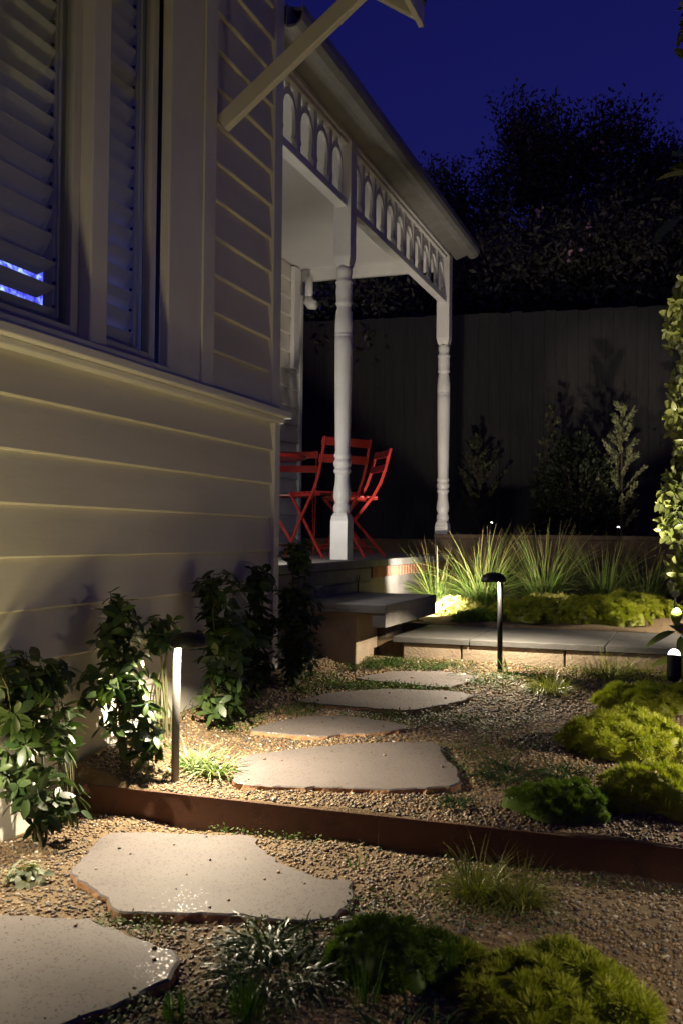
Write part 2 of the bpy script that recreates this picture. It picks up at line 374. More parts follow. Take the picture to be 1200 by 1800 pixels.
# ---- window hood with brace
aw = bpy.data.objects.new('window_hood', None); COL.objects.link(aw); aw.parent = house
def hz(x): return 3.0 - .68*(x + 1.08)
def slope_piece(x0, x1, y0, y1, lo, hi):
    return MB().sweep([[(x0, yy, hz(x0) + lo), (x1, yy, hz(x1) + lo), (x1, yy, hz(x1) + hi), (x0, yy, hz(x0) + hi)] for yy in (y1, y0)])
hobj(slope_piece(-1.965, -1.08, 3.90, 3.945, 0, .10), 'barge_board', 'paint_trim', aw, bevel=.004)
hobj(slope_piece(-1.965, -1.08, 1.45, 1.495, 0, .10), 'barge_board', 'paint_trim', aw, bevel=.004)
for i in range(8):
    yy = 1.75 + i*.29
    hobj(slope_piece(-1.965, -1.11, yy, yy + .04, .03, .101), 'rafter', 'paint_trim', aw)
hobj(slope_piece(-1.965, -1.05, 1.40, 3.98, .103, .125), 'hood_roof', 'roof', aw)
hobj(MB().box(-1.0795, -1.055, 1.42, 3.97, 2.985, 3.075), 'fascia', 'paint_trim', aw, bevel=.004)
for yy in (3.925, 1.47):
    p, q = Vector((-1.958, yy, 2.675)), Vector((-1.30, yy, 3.174))
    hobj(MB().bar([p, q], .042, .075, (0, 1, 0)), 'brace', 'paint_trim', aw, bevel=.005)
# ---- bay roof (out of the picture, keeps the sky off the wall)
hobj(MB().box(-6.2, -1.72, Y0 - .2, 4.72, 4.105, 4.2), 'bay_roof', 'roof')

# ---- verandah
VX = -2.12; FZ = .71
hobj(MB().box(-3.499, -1.995, 4.64, 9.0, FZ - .05, FZ), 'verandah_floor', 'concrete', bevel=.005)
ris = hobj(MB().box(-2.20, -2.035, 4.64, 8.98, .1, FZ - .051), 'riser_wall', 'concrete', bevel=.003)
# brick edging course beneath the slab
by = 6.35
while by < 8.9:
    hobj(MB().box(-2.034, -2.012, by, by + .066, FZ - .125, FZ - .053), 'brick', 'brick', ris, bevel=.003); by += .075
hobj(MB().box(-2.034, -2.016, 4.70, 6.33, FZ - .135, FZ - .055), 'riser_plank', 'concrete', ris, bevel=.003)
hobj(MB().box(-2.034, -2.016, 4.70, 6.33, FZ - .33, FZ - .143), 'riser_plank', 'concrete', ris, bevel=.003)
hk = [( -2.005 + .0, 6.02 + .022*math.sin(a), .595 + .022*math.cos(a)) for a in np.linspace(-2.2, 2.6, 12)]
hobj(MB().tube([(-2.016, 6.01, .575)] + hk, .004, 6).tube([(-2.008, 6.035, .578), (-2.008, 6.035, .50)], .005, 6), 'hook', 'black', ris)

def post(y):
    pr = bpy.data.objects.new('verandah_post', None); COL.objects.link(pr); pr.parent = house
    hw = .0575; top = 3.405
    def blk(z0, z1, cham_top, cham_bot):
        mb = MB(); rings = []
        def ring(z, k): return [(VX - k, y - k, z), (VX + k, y - k, z), (VX + k, y + k, z), (VX - k, y + k, z)]
        if cham_bot: rings += [ring(z0, hw*.78), ring(z0 + .035, hw*.92), ring(z0 + .06, hw)]
        else: rings += [ring(z0, hw)]
        if cham_top: rings += [ring(z1 - .05, hw), ring(z1 - .02, hw*.9), ring(z1, hw*.72)]
        else: rings += [ring(z1, hw)]
        return mb.sweep(rings)
    hobj(blk(FZ + .001, 1.01, True, False), 'base_block', 'paint_trim', pr, bevel=.003)
    hobj(blk(2.60, top, False, True), 'top_block', 'paint_trim', pr, bevel=.003)
    prof = [(.040, 1.005), (.050, 1.012), (.056, 1.035), (.054, 1.055), (.044, 1.075), (.046, 1.083), (.053, 1.10), (.0565, 1.125), (.054, 1.155), (.047, 1.20), (.0445, 1.245), (.045, 1.262),
            (.052, 1.268), (.056, 1.280), (.052, 1.292), (.046, 1.298), (.053, 1.310), (.0575, 1.328), (.054, 1.346), (.047, 1.356), (.050, 1.365), (.056, 1.380), (.050, 1.393), (.047, 1.405),
            (.0495, 1.50), (.053, 1.70), (.0565, 1.95), (.0575, 2.10), (.0575, 2.142), (.0545, 2.146), (.0575, 2.152), (.0575, 2.164), (.0545, 2.168), (.0575, 2.173), (.0565, 2.24), (.052, 2.31),
            (.044, 2.337), (.047, 2.348), (.056, 2.362), (.050, 2.375), (.0515, 2.40), (.0535, 2.44), (.050, 2.478), (.055, 2.492), (.056, 2.503), (.048, 2.516), (.044, 2.528), (.049, 2.548), (.052, 2.572), (.047, 2.605)]
    hobj(MB().lathe(prof, 32, (VX, y, 0)), 'turned_shaft', 'paint_trim', pr, smooth=True)
PY1, PY2 = 6.03, 8.76
post(PY1); post(PY2)
# frieze
fz0, fz1 = 3.005, 3.405
def frieze(y0, y1, n, name='frieze'):
    fr_ = bpy.data.objects.new(name, None); COL.objects.link(fr_); fr_.parent = house
    hobj(MB().box(VX - .035, VX + .035, y0, y1, fz0 - .03, fz0 + .02), 'bottom_rail', 'paint_trim', fr_, bevel=.004)
    hobj(MB().box(VX - .035, VX + .035, y0, y1, fz1 - .028, fz1), 'top_rail', 'paint_trim', fr_, bevel=.004)
    wd = (y1 - y0) / n; zt = fz1 - .03; zb = fz0 + .02
    for i in range(n + 1):
        if 0 < i < n:
            yy = y0 + i*wd
            hobj(MB().box(VX - .017, VX + .017, yy - .025, yy + .025, zb, zt), 'baluster', 'paint_trim', fr_)
    for i in range(n):
        a0 = y0 + i*wd + .025; a1 = y0 + (i + 1)*wd - .025; cy_ = (a0 + a1)/2; hw = (a1 - a0)/2
        spr = zb + .16                                   # springing
        # arch fret: inner curve and outer curve, with a cusp foot against each baluster
        inner, outer = [], []
        for k in range(17):
            th = math.pi * k / 16
            inner.append((cy_ - (hw - .012)*math.cos(th), spr + .125*math.sin(th)**.85))
            outer.append((cy_ - (hw - .0005)*math.cos(th), spr + .165*math.sin(th)**.75 if 0 < k < 16 else spr))
        foot_l = [(a0, zb + .05), (a0 + .03, zb + .075), (a0 + .018, zb + .10), (a0 + .012, spr)]
        foot_r = [(a1 - .012, spr), (a1 - .018, zb + .10), (a1 - .03, zb + .075), (a1, zb + .05)]
        mb = MB(); th_ = .011
        def strip(A, B):
            for k in range(len(A) - 1):
                q = [A[k], A[k+1], B[k+1], B[k]]
                mb.add([(VX + th_, p[0], p[1]) for p in q] + [(VX - th_, p[0], p[1]) for p in q],
                       [(0,1,2,3), (7,6,5,4), (0,4,5,1), (1,5,6,2), (2,6,7,3), (3,7,4,0)])
        strip(inner, outer)
        strip(foot_l, [(a0, p[1]) for p in foot_l]); strip(foot_r, [(a1, p[1]) for p in foot_r])
        strip([(cy_ - .012, spr + .16), (cy_ - .012, zt)], [(cy_ + .012, spr + .16), (cy_ + .012, zt)])
        hobj(mb, 'arch', 'paint_trim', fr_)
frieze(4.66, PY1 - .0585, 5); frieze(PY1 + .0585, PY2 - .0585, 10)
# beam, soffit, gutter, ceiling, end bulkhead, roof
hobj(MB().box(VX - .05, VX + .05, 4.63, 8.86, 3.406, 3.50), 'verandah_beam', 'paint_trim', bevel=.004)
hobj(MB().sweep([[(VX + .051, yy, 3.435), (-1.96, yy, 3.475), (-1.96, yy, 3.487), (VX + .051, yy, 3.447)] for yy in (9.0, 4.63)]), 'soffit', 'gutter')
gp = [(-1.958, 3.46), (-1.935, 3.452), (-1.90, 3.458), (-1.872, 3.485), (-1.862, 3.52), (-1.862, 3.565), (-1.868, 3.567), (-1.870, 3.523), (-1.880, 3.49), (-1.905, 3.466), (-1.952, 3.47), (-1.952, 3.58), (-1.958, 3.58)]
hobj(MB().sweep([[(a, yy, b2) for a, b2 in gp] for yy in (9.06, 4.63)]), 'gutter', 'gutter')
hobj(MB().box(-3.499, VX - .051, 4.605, 8.70, 3.38, 3.40), 'ceiling', 'ceiling')
hobj(MB().box(-3.485, VX - .0355, 8.702, 8.75, 3.27, 3.50), 'end_bulkhead', 'paint_trim', bevel=.004)
hobj(MB().sweep([[(-1.90, yy, 3.585), (-1.90, yy, 3.60), (-3.9, yy, 4.10), (-3.9, yy, 4.085)] for yy in (4.73, 9.02)]), 'verandah_roof', 'roof')
hobj(MB().add([(VX, 8.99, 3.49), (-1.93, 8.99, 3.49), (-1.93, 8.99, 3.58), (-3.5, 8.99, 3.97), (-3.5, 8.99, 3.49), (VX, 9.005, 3.49), (-1.93, 9.005, 3.49), (-1.93, 9.005, 3.58), (-3.5, 9.005, 3.97), (-3.5, 9.005, 3.49)],
            [(0,1,2,3,4), (9,8,7,6,5), (0,5,6,1), (1,6,7,2), (2,7,8,3), (3,8,9,4), (4,9,5,0)]), 'gable_panel', 'paint_trim')

# ------------------------------------------------------------------ steps, path, walls
st = thing('garden_step', 'grey concrete step slab on sandstone block beneath the verandah', 'step', (-1.8, 5.5, .18))
MB().box(-.22, .30, -.53, .55, .278, .325).obj('tread', 'concrete', st, bevel=.005)
MB().box(.225, .297, -.525, .545, .205, .2775).obj('side_panel', 'concrete', st, bevel=.004)
MB().box(-.16, .12, -.47, -.10, -.06, .2775).obj('support_block', 'block', st, bevel=.006)
MB().box(-.16, .10, .15, .50, -.06, .2775).obj('support_block', 'block', st, bevel=.006)
rw = thing('path_wall', 'low retaining wall of pale blocks with grey paver capping', 'wall', (-.5, 5.4, .15))
cx = -1.56
cuts = [-1.56, -1.13, -.42, .29, 1.0, 1.7]
for a, b2 in zip(cuts[:-1], cuts[1:]):
    MB().box(a + .003 + .5, b2 - .003 + .5, -.11, .725, .13, .162).obj('paver', 'paver', rw, bevel=.003)
bx_ = -1.50
for a in (-1.50, -1.17, -.62, -.07, .48, 1.03):
    e_ = {-1.50: -1.18}.get(a, a + .54)
    MB().box(a + .5, e_ + .5, -.097, .0, -.05, .1285).obj('wall_block', 'block', rw, bevel=.004)
lw = thing('planter_wall', 'low brown rendered planter wall beside the end verandah post', 'wall', (-.6, 8.62, .3))
MB().box(-1.53, 3.5, -.06, .06, 0, .55).obj('wall_body', 'soil_render', lw, bevel=.004)
MB().box(-1.545, 3.51, -.075, .075, .552, .59).obj('coping', 'soil_render', lw, bevel=.004)

ed = thing('steel_edging', 'rusty corten steel edging strip across the gravel between the two terraces', 'edging', (-.8, 2.92, 0))
MB().box(-1.15, -.1, -.005, .005, -.22, .012).obj('plate', 'corten', ed, bevel=.0015)
MB().box(-.0985, 2.2, -.005, .005, -.22, .012).obj('plate', 'corten', ed, bevel=.0015)

# paling fence
fe = thing('paling_fence', 'tall dark timber paling fence at the end of the garden', 'fence', (-1, 11, .84))
for i in range(112):
    xx = -7 + i*.122
    hgt = 2.50 + .02*random.random() + xx*-.02
    MB().box(xx, xx + .1195, -.009 + .002*(i % 3), .009 + .002*(i % 3), 0, hgt).obj('paling', 'fence', fe)
for zz in (.3, 1.25, 2.2): MB().box(-7, 6.6, .0175, .06, zz, zz + .08).obj('rail', 'fence', fe)

# ------------------------------------------------------------------ flagstones
stones = {
 'S1': [(-1.95,1.93),(-1.58,2.03),(-1.45,2.06),(-1.36,2.08),(-1.22,2.03),(-1.09,1.99),(-1.05,1.945),(-1.02,1.87),(-1.04,1.80),(-1.084,1.685),(-1.11,1.63),(-1.19,1.5),(-1.5,1.36),(-1.88,1.5)],
 'S2': [(-1.706,2.688),(-1.653,2.727),(-1.47,2.775),(-1.272,2.826),(-1.217,2.745),(-1.08,2.615),(-.952,2.55),(-.854,2.547),(-.812,2.415),(-.816,2.305),(-.882,2.248),(-1.07,2.231),(-1.186,2.186),(-1.322,2.142),(-1.379,2.198),(-1.463,2.251),(-1.596,2.34),(-1.655,2.5)],
 'S3': [(-1.535,3.302),(-1.313,3.499),(-1.184,3.584),(-.91,3.675),(-.836,3.506),(-.751,3.358),(-.719,3.24),(-.741,3.19),(-.891,3.11),(-1.072,3.073),(-1.292,3.024),(-1.392,3.018),(-1.447,3.048),(-1.488,3.156)],
 'S4': [(-1.663,3.64),(-1.613,3.766),(-1.517,3.905),(-1.36,3.961),(-1.078,3.88),(-1.092,3.805),(-1.2,3.725),(-1.289,3.687),(-1.354,3.629),(-1.501,3.621)],
 'S5': [(-1.652,4.145),(-1.575,4.34),(-1.344,4.483),(-1.027,4.522),(-.931,4.467),(-.979,4.309),(-1.144,4.113),(-1.441,4.119)],
 'S6': [(-1.559,4.663),(-1.431,4.87),(-1.151,4.934),(-.989,4.853),(-1.072,4.596),(-1.268,4.605)],
}
slab = {'S1': 'large pale flagstone with rounded end before the wide jagged flagstone', 'S2': 'wide jagged flagstone with sparkling face below the steel edging',
        'S3': 'large flagstone with thick rusty edge just above the steel edging', 'S4': 'dim narrow flagstone behind the large thick-edged flagstone',
        'S5': 'warmly lit oval flagstone in front of the far path light', 'S6': 'small flagstone nearest to the paver path'}
def densify(poly, step=.028, amp=.007):
    out = []; n = len(poly)
    P = [Vector((*p, 0)) for p in poly]
    for i in range(n):
        p0, p1, p2, p3 = P[i-1], P[i], P[(i+1) % n], P[(i+2) % n]
        k = max(2, int((p2 - p1).length/step))
        for j in range(k):
            u = j/k; cr = .5*((2*p1) + (p2 - p0)*u + (2*p0 - 5*p1 + 4*p2 - p3)*u*u + (3*p1 - p0 - 3*p2 + p3)*u**3)
            ln = p1.lerp(p2, u); q = ln.lerp(cr, .45)
            out.append((q.x + random.uniform(-amp, amp), q.y + random.uniform(-amp, amp)))
    return out
def inside(poly, x, y):
    c = np.zeros(len(x), bool); n = len(poly)
    for i in range(n):
        (x1, y1), (x2, y2) = poly[i-1], poly[i]
        k = ((y1 > y) != (y2 > y)) & (x < (x2 - x1)*(y - y1)/((y2 - y1) if y2 != y1 else 1e-9) + x1); c ^= k
    return c
for key, poly in stones.items():
    D = densify(poly); n = len(D)
    cxm = sum(p[0] for p in D)/n; cym = sum(p[1] for p in D)/n
    o = None; mb = MB()
    zt = lambda x, y: gz(x, max(y, 2.93) if key not in ('S1', 'S2') else min(y, 2.9)) + .020
    topin = [(cxm + (p[0]-cxm)*.985, cym + (p[1]-cym)*.985) for p in D]
    def rr(): return random.uniform(-.007, .007)
    rings = [[(p[0] - cxm, p[1] - cym, zt(*p)) for p in topin],
             [(p[0] - cxm, p[1] - cym, zt(*p) - .004) for p in D],
             [(p[0] - cxm + rr(), p[1] - cym + rr(), zt(*p) - .022 + rr()*.5) for p in D],
             [(p[0] - cxm + rr()*2, p[1] - cym + rr()*2, zt(*p) - .065) for p in D]]
    mb.add([q for r_ in rings for q in r_], [])
    mb.f.append(tuple(range(n))); mb.mi.append(0)
    for i in range(3):
        for j in range(n):
            mb.f.append((i*n + j, (i+1)*n + j, (i+1)*n + (j+1) % n, i*n + (j+1) % n)); mb.mi.append(0 if i == 0 else 1)
    o = mb.obj('flagstone', ['stone_top', 'stone_side']); o.location = (cxm, cym, 0)
    tag(o, slab[key], 'flagstone', 'stepping stones of the garden path')

# ------------------------------------------------------------------ gravel
def ico():
    bm = bmesh.new(); bmesh.ops.create_icosphere(bm, subdivisions=1, radius=1)
    v_ = np.array([q.co for q in bm.verts]); f_ = np.array([[q.index for q in p.verts] for p in bm.faces]); bm.free(); return v_, f_
IV, IF = ico()
PAL = np.array([(.38,.27,.14),(.28,.18,.085),(.46,.35,.20),(.19,.115,.055),(.13,.10,.08),(.085,.08,.085),(.60,.53,.42),(.25,.18,.11),(.38,.22,.10),(.15,.125,.11)])
WT_ = np.array([.15,.17,.09,.17,.11,.08,.05,.08,.07,.07]); WT_ = WT_/WT_.sum()
def gravel(n, x0, x1, y0, y1, s0, s1):
    x = rng.uniform(x0, x1, n); y = rng.uniform(y0, y1, n); keep = np.ones(n, bool)
    for p in stones.values():
        keep &= ~(inside(p, x, y) & (rng.uniform(0, 1, n) > .004))
    x, y = x[keep], y[keep]; n = len(x)
    g = np.array([gz(a, b2) for a, b2 in zip(x, y)])
    g += .006*np.sin(x*7 + y*3) + .004*np.sin(x*17 - y*11)
    on = np.zeros(n, bool)
    for p in stones.values(): on |= inside(p, x, y)
    g = np.where(on, np.array([gz(a, b2) for a, b2 in zip(x, y)]) + .0205, g)
    s = rng.uniform(s0, s1, n)*rng.choice([.7, 1, 1.35], n, p=[.35, .5, .15])
    sc3 = np.stack([s*rng.uniform(.8, 1.25, n), s*rng.uniform(.7, 1.1, n), s*rng.uniform(.5, .8, n)], 1)
    a = rng.uniform(0, 2*np.pi, n); ca, sa = np.cos(a), np.sin(a); tl = rng.normal(0, .35, n)
    V = IV[None]*sc3[:, None, :]*(1 + rng.uniform(-.18, .18, (n, len(IV), 1)))
    X = V[..., 0]*ca[:, None] - V[..., 1]*sa[:, None]; Y = V[..., 0]*sa[:, None] + V[..., 1]*ca[:, None]; Z = V[..., 2] + X*tl[:, None]*.6
    V = np.stack([X + x[:, None], Y + y[:, None], Z + (g + s*.25)[:, None]], 2)
    Fc = IF[None] + (np.arange(n)*len(IV))[:, None, None]
    c = PAL[rng.choice(len(PAL), n, p=WT_)]*rng.uniform(.75, 1.25, (n, 1))
    c = np.repeat(c*np.array([.70, .70, .71]), len(IV), 0)
    return V.reshape(-1, 3), Fc.reshape(-1, 3), c
for args in ((24000, -1.96, .35, 1.35, 2.91, .0034, .0068), (33000, -1.96, .25, 2.932, 4.3, .0034, .0068), (11000, -1.9, .1, 4.3, 5.33, .0045, .0085)):
    v_, f_, c_ = gravel(*args)
    o = npmesh('gravel', v_, f_, c_, 'pebble')
    tag(o, {1.35: 'mixed pea gravel on the lower terrace around the foreground flagstones', 2.932: 'mixed pea gravel above the steel edging', 4.3: 'mixed pea gravel below the paver path'}[args[3]], 'gravel', kind='stuff')

# ------------------------------------------------------------------ path lights (hooded bollards)
def path_light(x, y, sx, label, watts, h=.48, zb=None, colr=WARM, pole='black'):
    z0 = gz(x, y) if zb is None else zb
    t_ = thing('path_light', label, 'path light', (x, y, z0), group='hooded bollard lights of the garden path')
    MB().lathe([(.0135, -.06), (.0135, h)], 20).obj('pole', pole, t_, smooth=True)
    c = (sx*.038, .012, 0)
    prof_out = [(.062, h - .020), (.064, h - .016), (.062, h + .000), (.052, h + .016), (.034, h + .025), (.012, h + .029), (.001, h + .0295)]
    prof_in = [(.001, h + .024), (.030, h + .019), (.050, h + .008), (.059, h - .019)]
    MB().sweep([[(c[0] + r_*math.cos(2*math.pi*k/28), c[1] + r_*math.sin(2*math.pi*k/28), z_) for k in range(28)] for r_, z_ in prof_in[::1] + prof_out]).obj('hood', 'black', t_, smooth=True)
    MB().lathe([(.020, h + .013), (.022, h + .015), (.022, h + .020)], 20, c).obj('lens', 'lens', t_, smooth=True)
    light('lamp', 'POINT', (x + c[0], y + c[1], z0 + h + .008), watts, colr, t_, size=.007)
    return t_
path_light(-1.650, 3.019, 1, 'black hooded path light close to the weatherboard wall, above the steel edging', 100.0, pole='bronze')
path_light(-.925, 5.08, -1, 'black hooded path light in front of the low paver path', 60.0)
path_light(-1.90, 2.08, 1, 'black hooded path light beside the lower pale flagstone', 25.0)
path_light(.42, 3.62, -1, 'black hooded path light beyond the bright golden sedum mound', 55.0)
path_light(.30, 6.45, -1, 'black hooded path light beyond the far end of the paver path', 55.0)
path_light(.36, 1.95, -1, 'black hooded path light beyond the lower golden sedum mound', 13.0)

# ------------------------------------------------------------------ spike spotlights
def spike_light(x, y, z, aim, label, watts, cone=70, r=.032, colr=NEUTRAL, glow='lens', ln=.10, soft=.035):
    t_ = thing('garden_spotlight', label, 'spotlight', (x, y, z), group='black spike spotlights in the garden')
    d = Vector(aim).normalized(); p = Vector((0, 0, .06)); q = p + d*ln
    MB().tube([(0, 0, -.12), (0, 0, .065)], .008, 8).obj('spike', 'black', t_)
    MB().tube([p - d*.02, p, q - d*.008, q], [r*.7, r, r, r*1.05], 20).obj('housing', 'black', t_)
    u = d.orthogonal().normalized(); v_ = d.cross(u); rings = []
    for k in range(5):
        a = k/4*math.pi/2*.96
        rings.append([q + d*(.001 + .95*r*math.sin(a)) + (u*math.cos(b2) + v_*math.sin(b2))*r*.9*math.cos(a) for b2 in (2*math.pi*i/18 for i in range(18))])
    MB().sweep(rings).obj('lens', glow, t_, smooth=True)
    src = Vector((x, y, z)) + q + d*(.97*r)
    light('lamp', 'SPOT', src + d*.004, watts, colr, t_, src + d, size=soft, cone=cone, blend=.6)
    return t_
spike_light(-.080, 4.92, .160, (.02, .20, 1), 'lit spotlight at the foot of the leafy climber by the paver path', 230, 52)
spike_light(.80, 3.30, .03, (-2.8, -.25, 1.7), 'spotlight at the garden edge aimed up at the weatherboard wall', 10, 78, colr=(1.0, .94, .62), r=.05, soft=.13)
spike_light(-1.58, 1.62, -.085, (-.18, 1.0, 1.0), 'low wall-washing spotlight near the foot of the weatherboards', 36, 84, colr=(1.0, .82, .36), r=.04, soft=.06)
spike_light(-.105, 6.90, .45, (-.165, 1, .46), 'lit spotlight on a short stake behind the sedum hedge aimed at the conical shrub', 120, 22)
spike_light(-.60, 8.85, .85, (.05, .25, 1), 'tiny lit spotlight on the raised bed under the conical shrub', 1.2, 70, r=.014, ln=.05)
spike_light(-1.66, 8.62, .892, (.2, .3, 1), 'tiny lit spotlight on the planter wall behind the tall grasses', .6, 70, r=.012, ln=.04)
spike_light(-1.72, 6.42, .33, (.16, 1, .42), 'low spotlight behind the garden step shining into the tall grasses', 170, 132, r=.026, ln=.07)

# verandah wall lamp on the return wall of the bay
vl = thing('wall_lamp', 'white bulkhead lamp on the bay wall facing the verandah', 'wall lamp', (-2.45, 4.602, 1.05))
MB().box(-.06, .06, .001, .02, -.09, .09).obj('back_plate', 'plastic', vl, bevel=.004)
MB().lathe([(.05, -.07), (.055, -.05), (.055, .05), (.05, .07)], 20, (0, .075, 0)).obj('shade', 'lens', vl, smooth=True)
light('lamp', 'POINT', (-2.45, 4.76, 1.05), 31, COOL, vl, size=.06)

# ------------------------------------------------------------------ table and chairs
def chair(x, y, face, label):
    t_ = thing('folding_chair', label, 'chair', (x, y, FZ + .001), math.atan2(face[1], face[0]) - math.pi/2, group='red bistro chairs on the verandah')
    for s in (-1, 1):
        MB().bar([(s*.195, .22, .003), (s*.195, .03, .27), (s*.195, -.12, .46), (s*.195, -.175, .56), (s*.195, -.21, .66), (s*.195, -.255, .83)], .008, .022).obj('back_rail', 'red', t_)
        MB().bar([(s*.180, -.22, .003), (s*.180, .18, .448)], .008, .022).obj('leg', 'red', t_)
        MB().box(s*.168 - .004, s*.168 + .004, -.16, .19, .430, .448).obj('seat_rail', 'red', t_)
    for i in range(7):
        yy = -.155 + i*.052; MB().box(-.19, .19, yy, yy + .036, .449, .462).obj('seat_slat', 'red', t_, bevel=.003)
    for zz, yy in ((.655, -.196), (.770, -.228)):
        MB().sweep([[(xx, yy - .02*(1 - (xx/.21)**2), zz), (xx, yy - .02*(1 - (xx/.21)**2) - .012, zz), (xx, yy - .02*(1 - (xx/.21)**2) - .026, zz + .055), (xx, yy - .02*(1 - (xx/.21)**2) - .014, zz + .055)] for xx in np.linspace(-.21, .21, 9)]).obj('back_slat', 'red', t_, bevel=.002)
    MB().tube([(-.195, .16, .085), (.195, .16, .085)], .005, 8).obj('cross_rod', 'red', t_)
    MB().tube([(-.18, -.16, .07), (.18, -.16, .07)], .005, 8).obj('cross_rod', 'red', t_)
    return t_
chair(-2.447, 6.615, (-.83, .555), 'red folding bistro chair with crossed legs just inside the middle verandah post')
chair(-2.50, 7.33, (-.835, -.548), 'red folding bistro chair turned edge-on, further along the verandah')
chair(-2.93, 7.12, (.33, -.94), 'red folding bistro chair with its slatted back behind the round table')
tb = thing('bistro_table', 'small round red bistro table beside the weatherboard bay', 'table', (-2.875, 6.50, FZ + .001))
MB().lathe([(.295, .695), (.30, .700), (.30, .716), (.295, .72)], 36).obj('table_top', 'red', tb)
for k in range(3):
    a = k*2.094 + .5
    MB().bar([(.26*math.cos(a), .26*math.sin(a), .003), (.05*math.cos(a), .05*math.sin(a), .36), (-.12*math.cos(a), -.12*math.sin(a), .694)], .008, .02, (-math.sin(a), math.cos(a), 0)).obj('leg', 'red', tb)

# ------------------------------------------------------------------ foliage tools
def leaf_mesh(name, wid, mat, droop=.18, fold=.10, widest=.5, n=6):
    v_ = []; f_ = []
    for i in range(n + 1):
        u = i/n; wv = wid*.5*max(0.02, math.sin(math.pi*min(1, max(0, u**(math.log(.5)/math.log(widest)))))**.8)
        z_ = -droop*u*u
        for sx in (-1, 0, 1): v_.append((sx*wv, u, z_ + (abs(sx)*wv*fold*2)))
    for i in range(n):
        for j in range(2):
            a = i*3 + j; f_.append((a, a + 1, a + 4, a + 3))
    me = bpy.data.meshes.new(name); me.from_pydata(v_, [], f_); me.materials.append(M[mat])
    me.polygons.foreach_set('use_smooth', [True]*len(me.polygons)); return me
LM = {k: [leaf_mesh(k, w_, m_, d_, fo, wi) for w_, d_, fo, wi in var] for k, m_, var in (
    ('shrub', 'shrub_leaf', [(.42, .15, .10, .58), (.38, .30, .14, .62), (.46, .08, .05, .55)]),
    ('climber', 'climber_leaf', [(.52, .15, .12, .45), (.46, .28, .16, .42), (.58, .10, .08, .48)]),
    ('branch', 'branch_leaf', [(.36, .2, .1, .5)]),
    ('broad', 'climber_leaf', [(.30, .25, .12, .45), (.34, .35, .14, .45)]),
    ('varieg', 'variegated_leaf', [(.6, .15, .1, .5), (.5, .2, .12, .5)]))}
def put_leaf(parent, kind, p, d, up, size):
    d = Vector(d).normalized(); x_ = d.cross(Vector(up))
    if x_.length < 1e-3: x_ = d.orthogonal()
    x_.normalize(); z_ = x_.cross(d)
    o = bpy.data.objects.new('leaf', random.choice(LM[kind])); COL.objects.link(o); o.parent = parent
    mt = Matrix((x_, d, z_)).transposed().to_4x4(); o.matrix_basis = Matrix.Translation(Vector(p) - Vector(parent.location)) @ mt @ Matrix.Diagonal((size, size, size, 1))
    return o
def rvec():
    while True:
        v_ = Vector((random.uniform(-1, 1), random.uniform(-1, 1), random.uniform(-1, 1)))
        if .05 < v_.length < 1: return v_
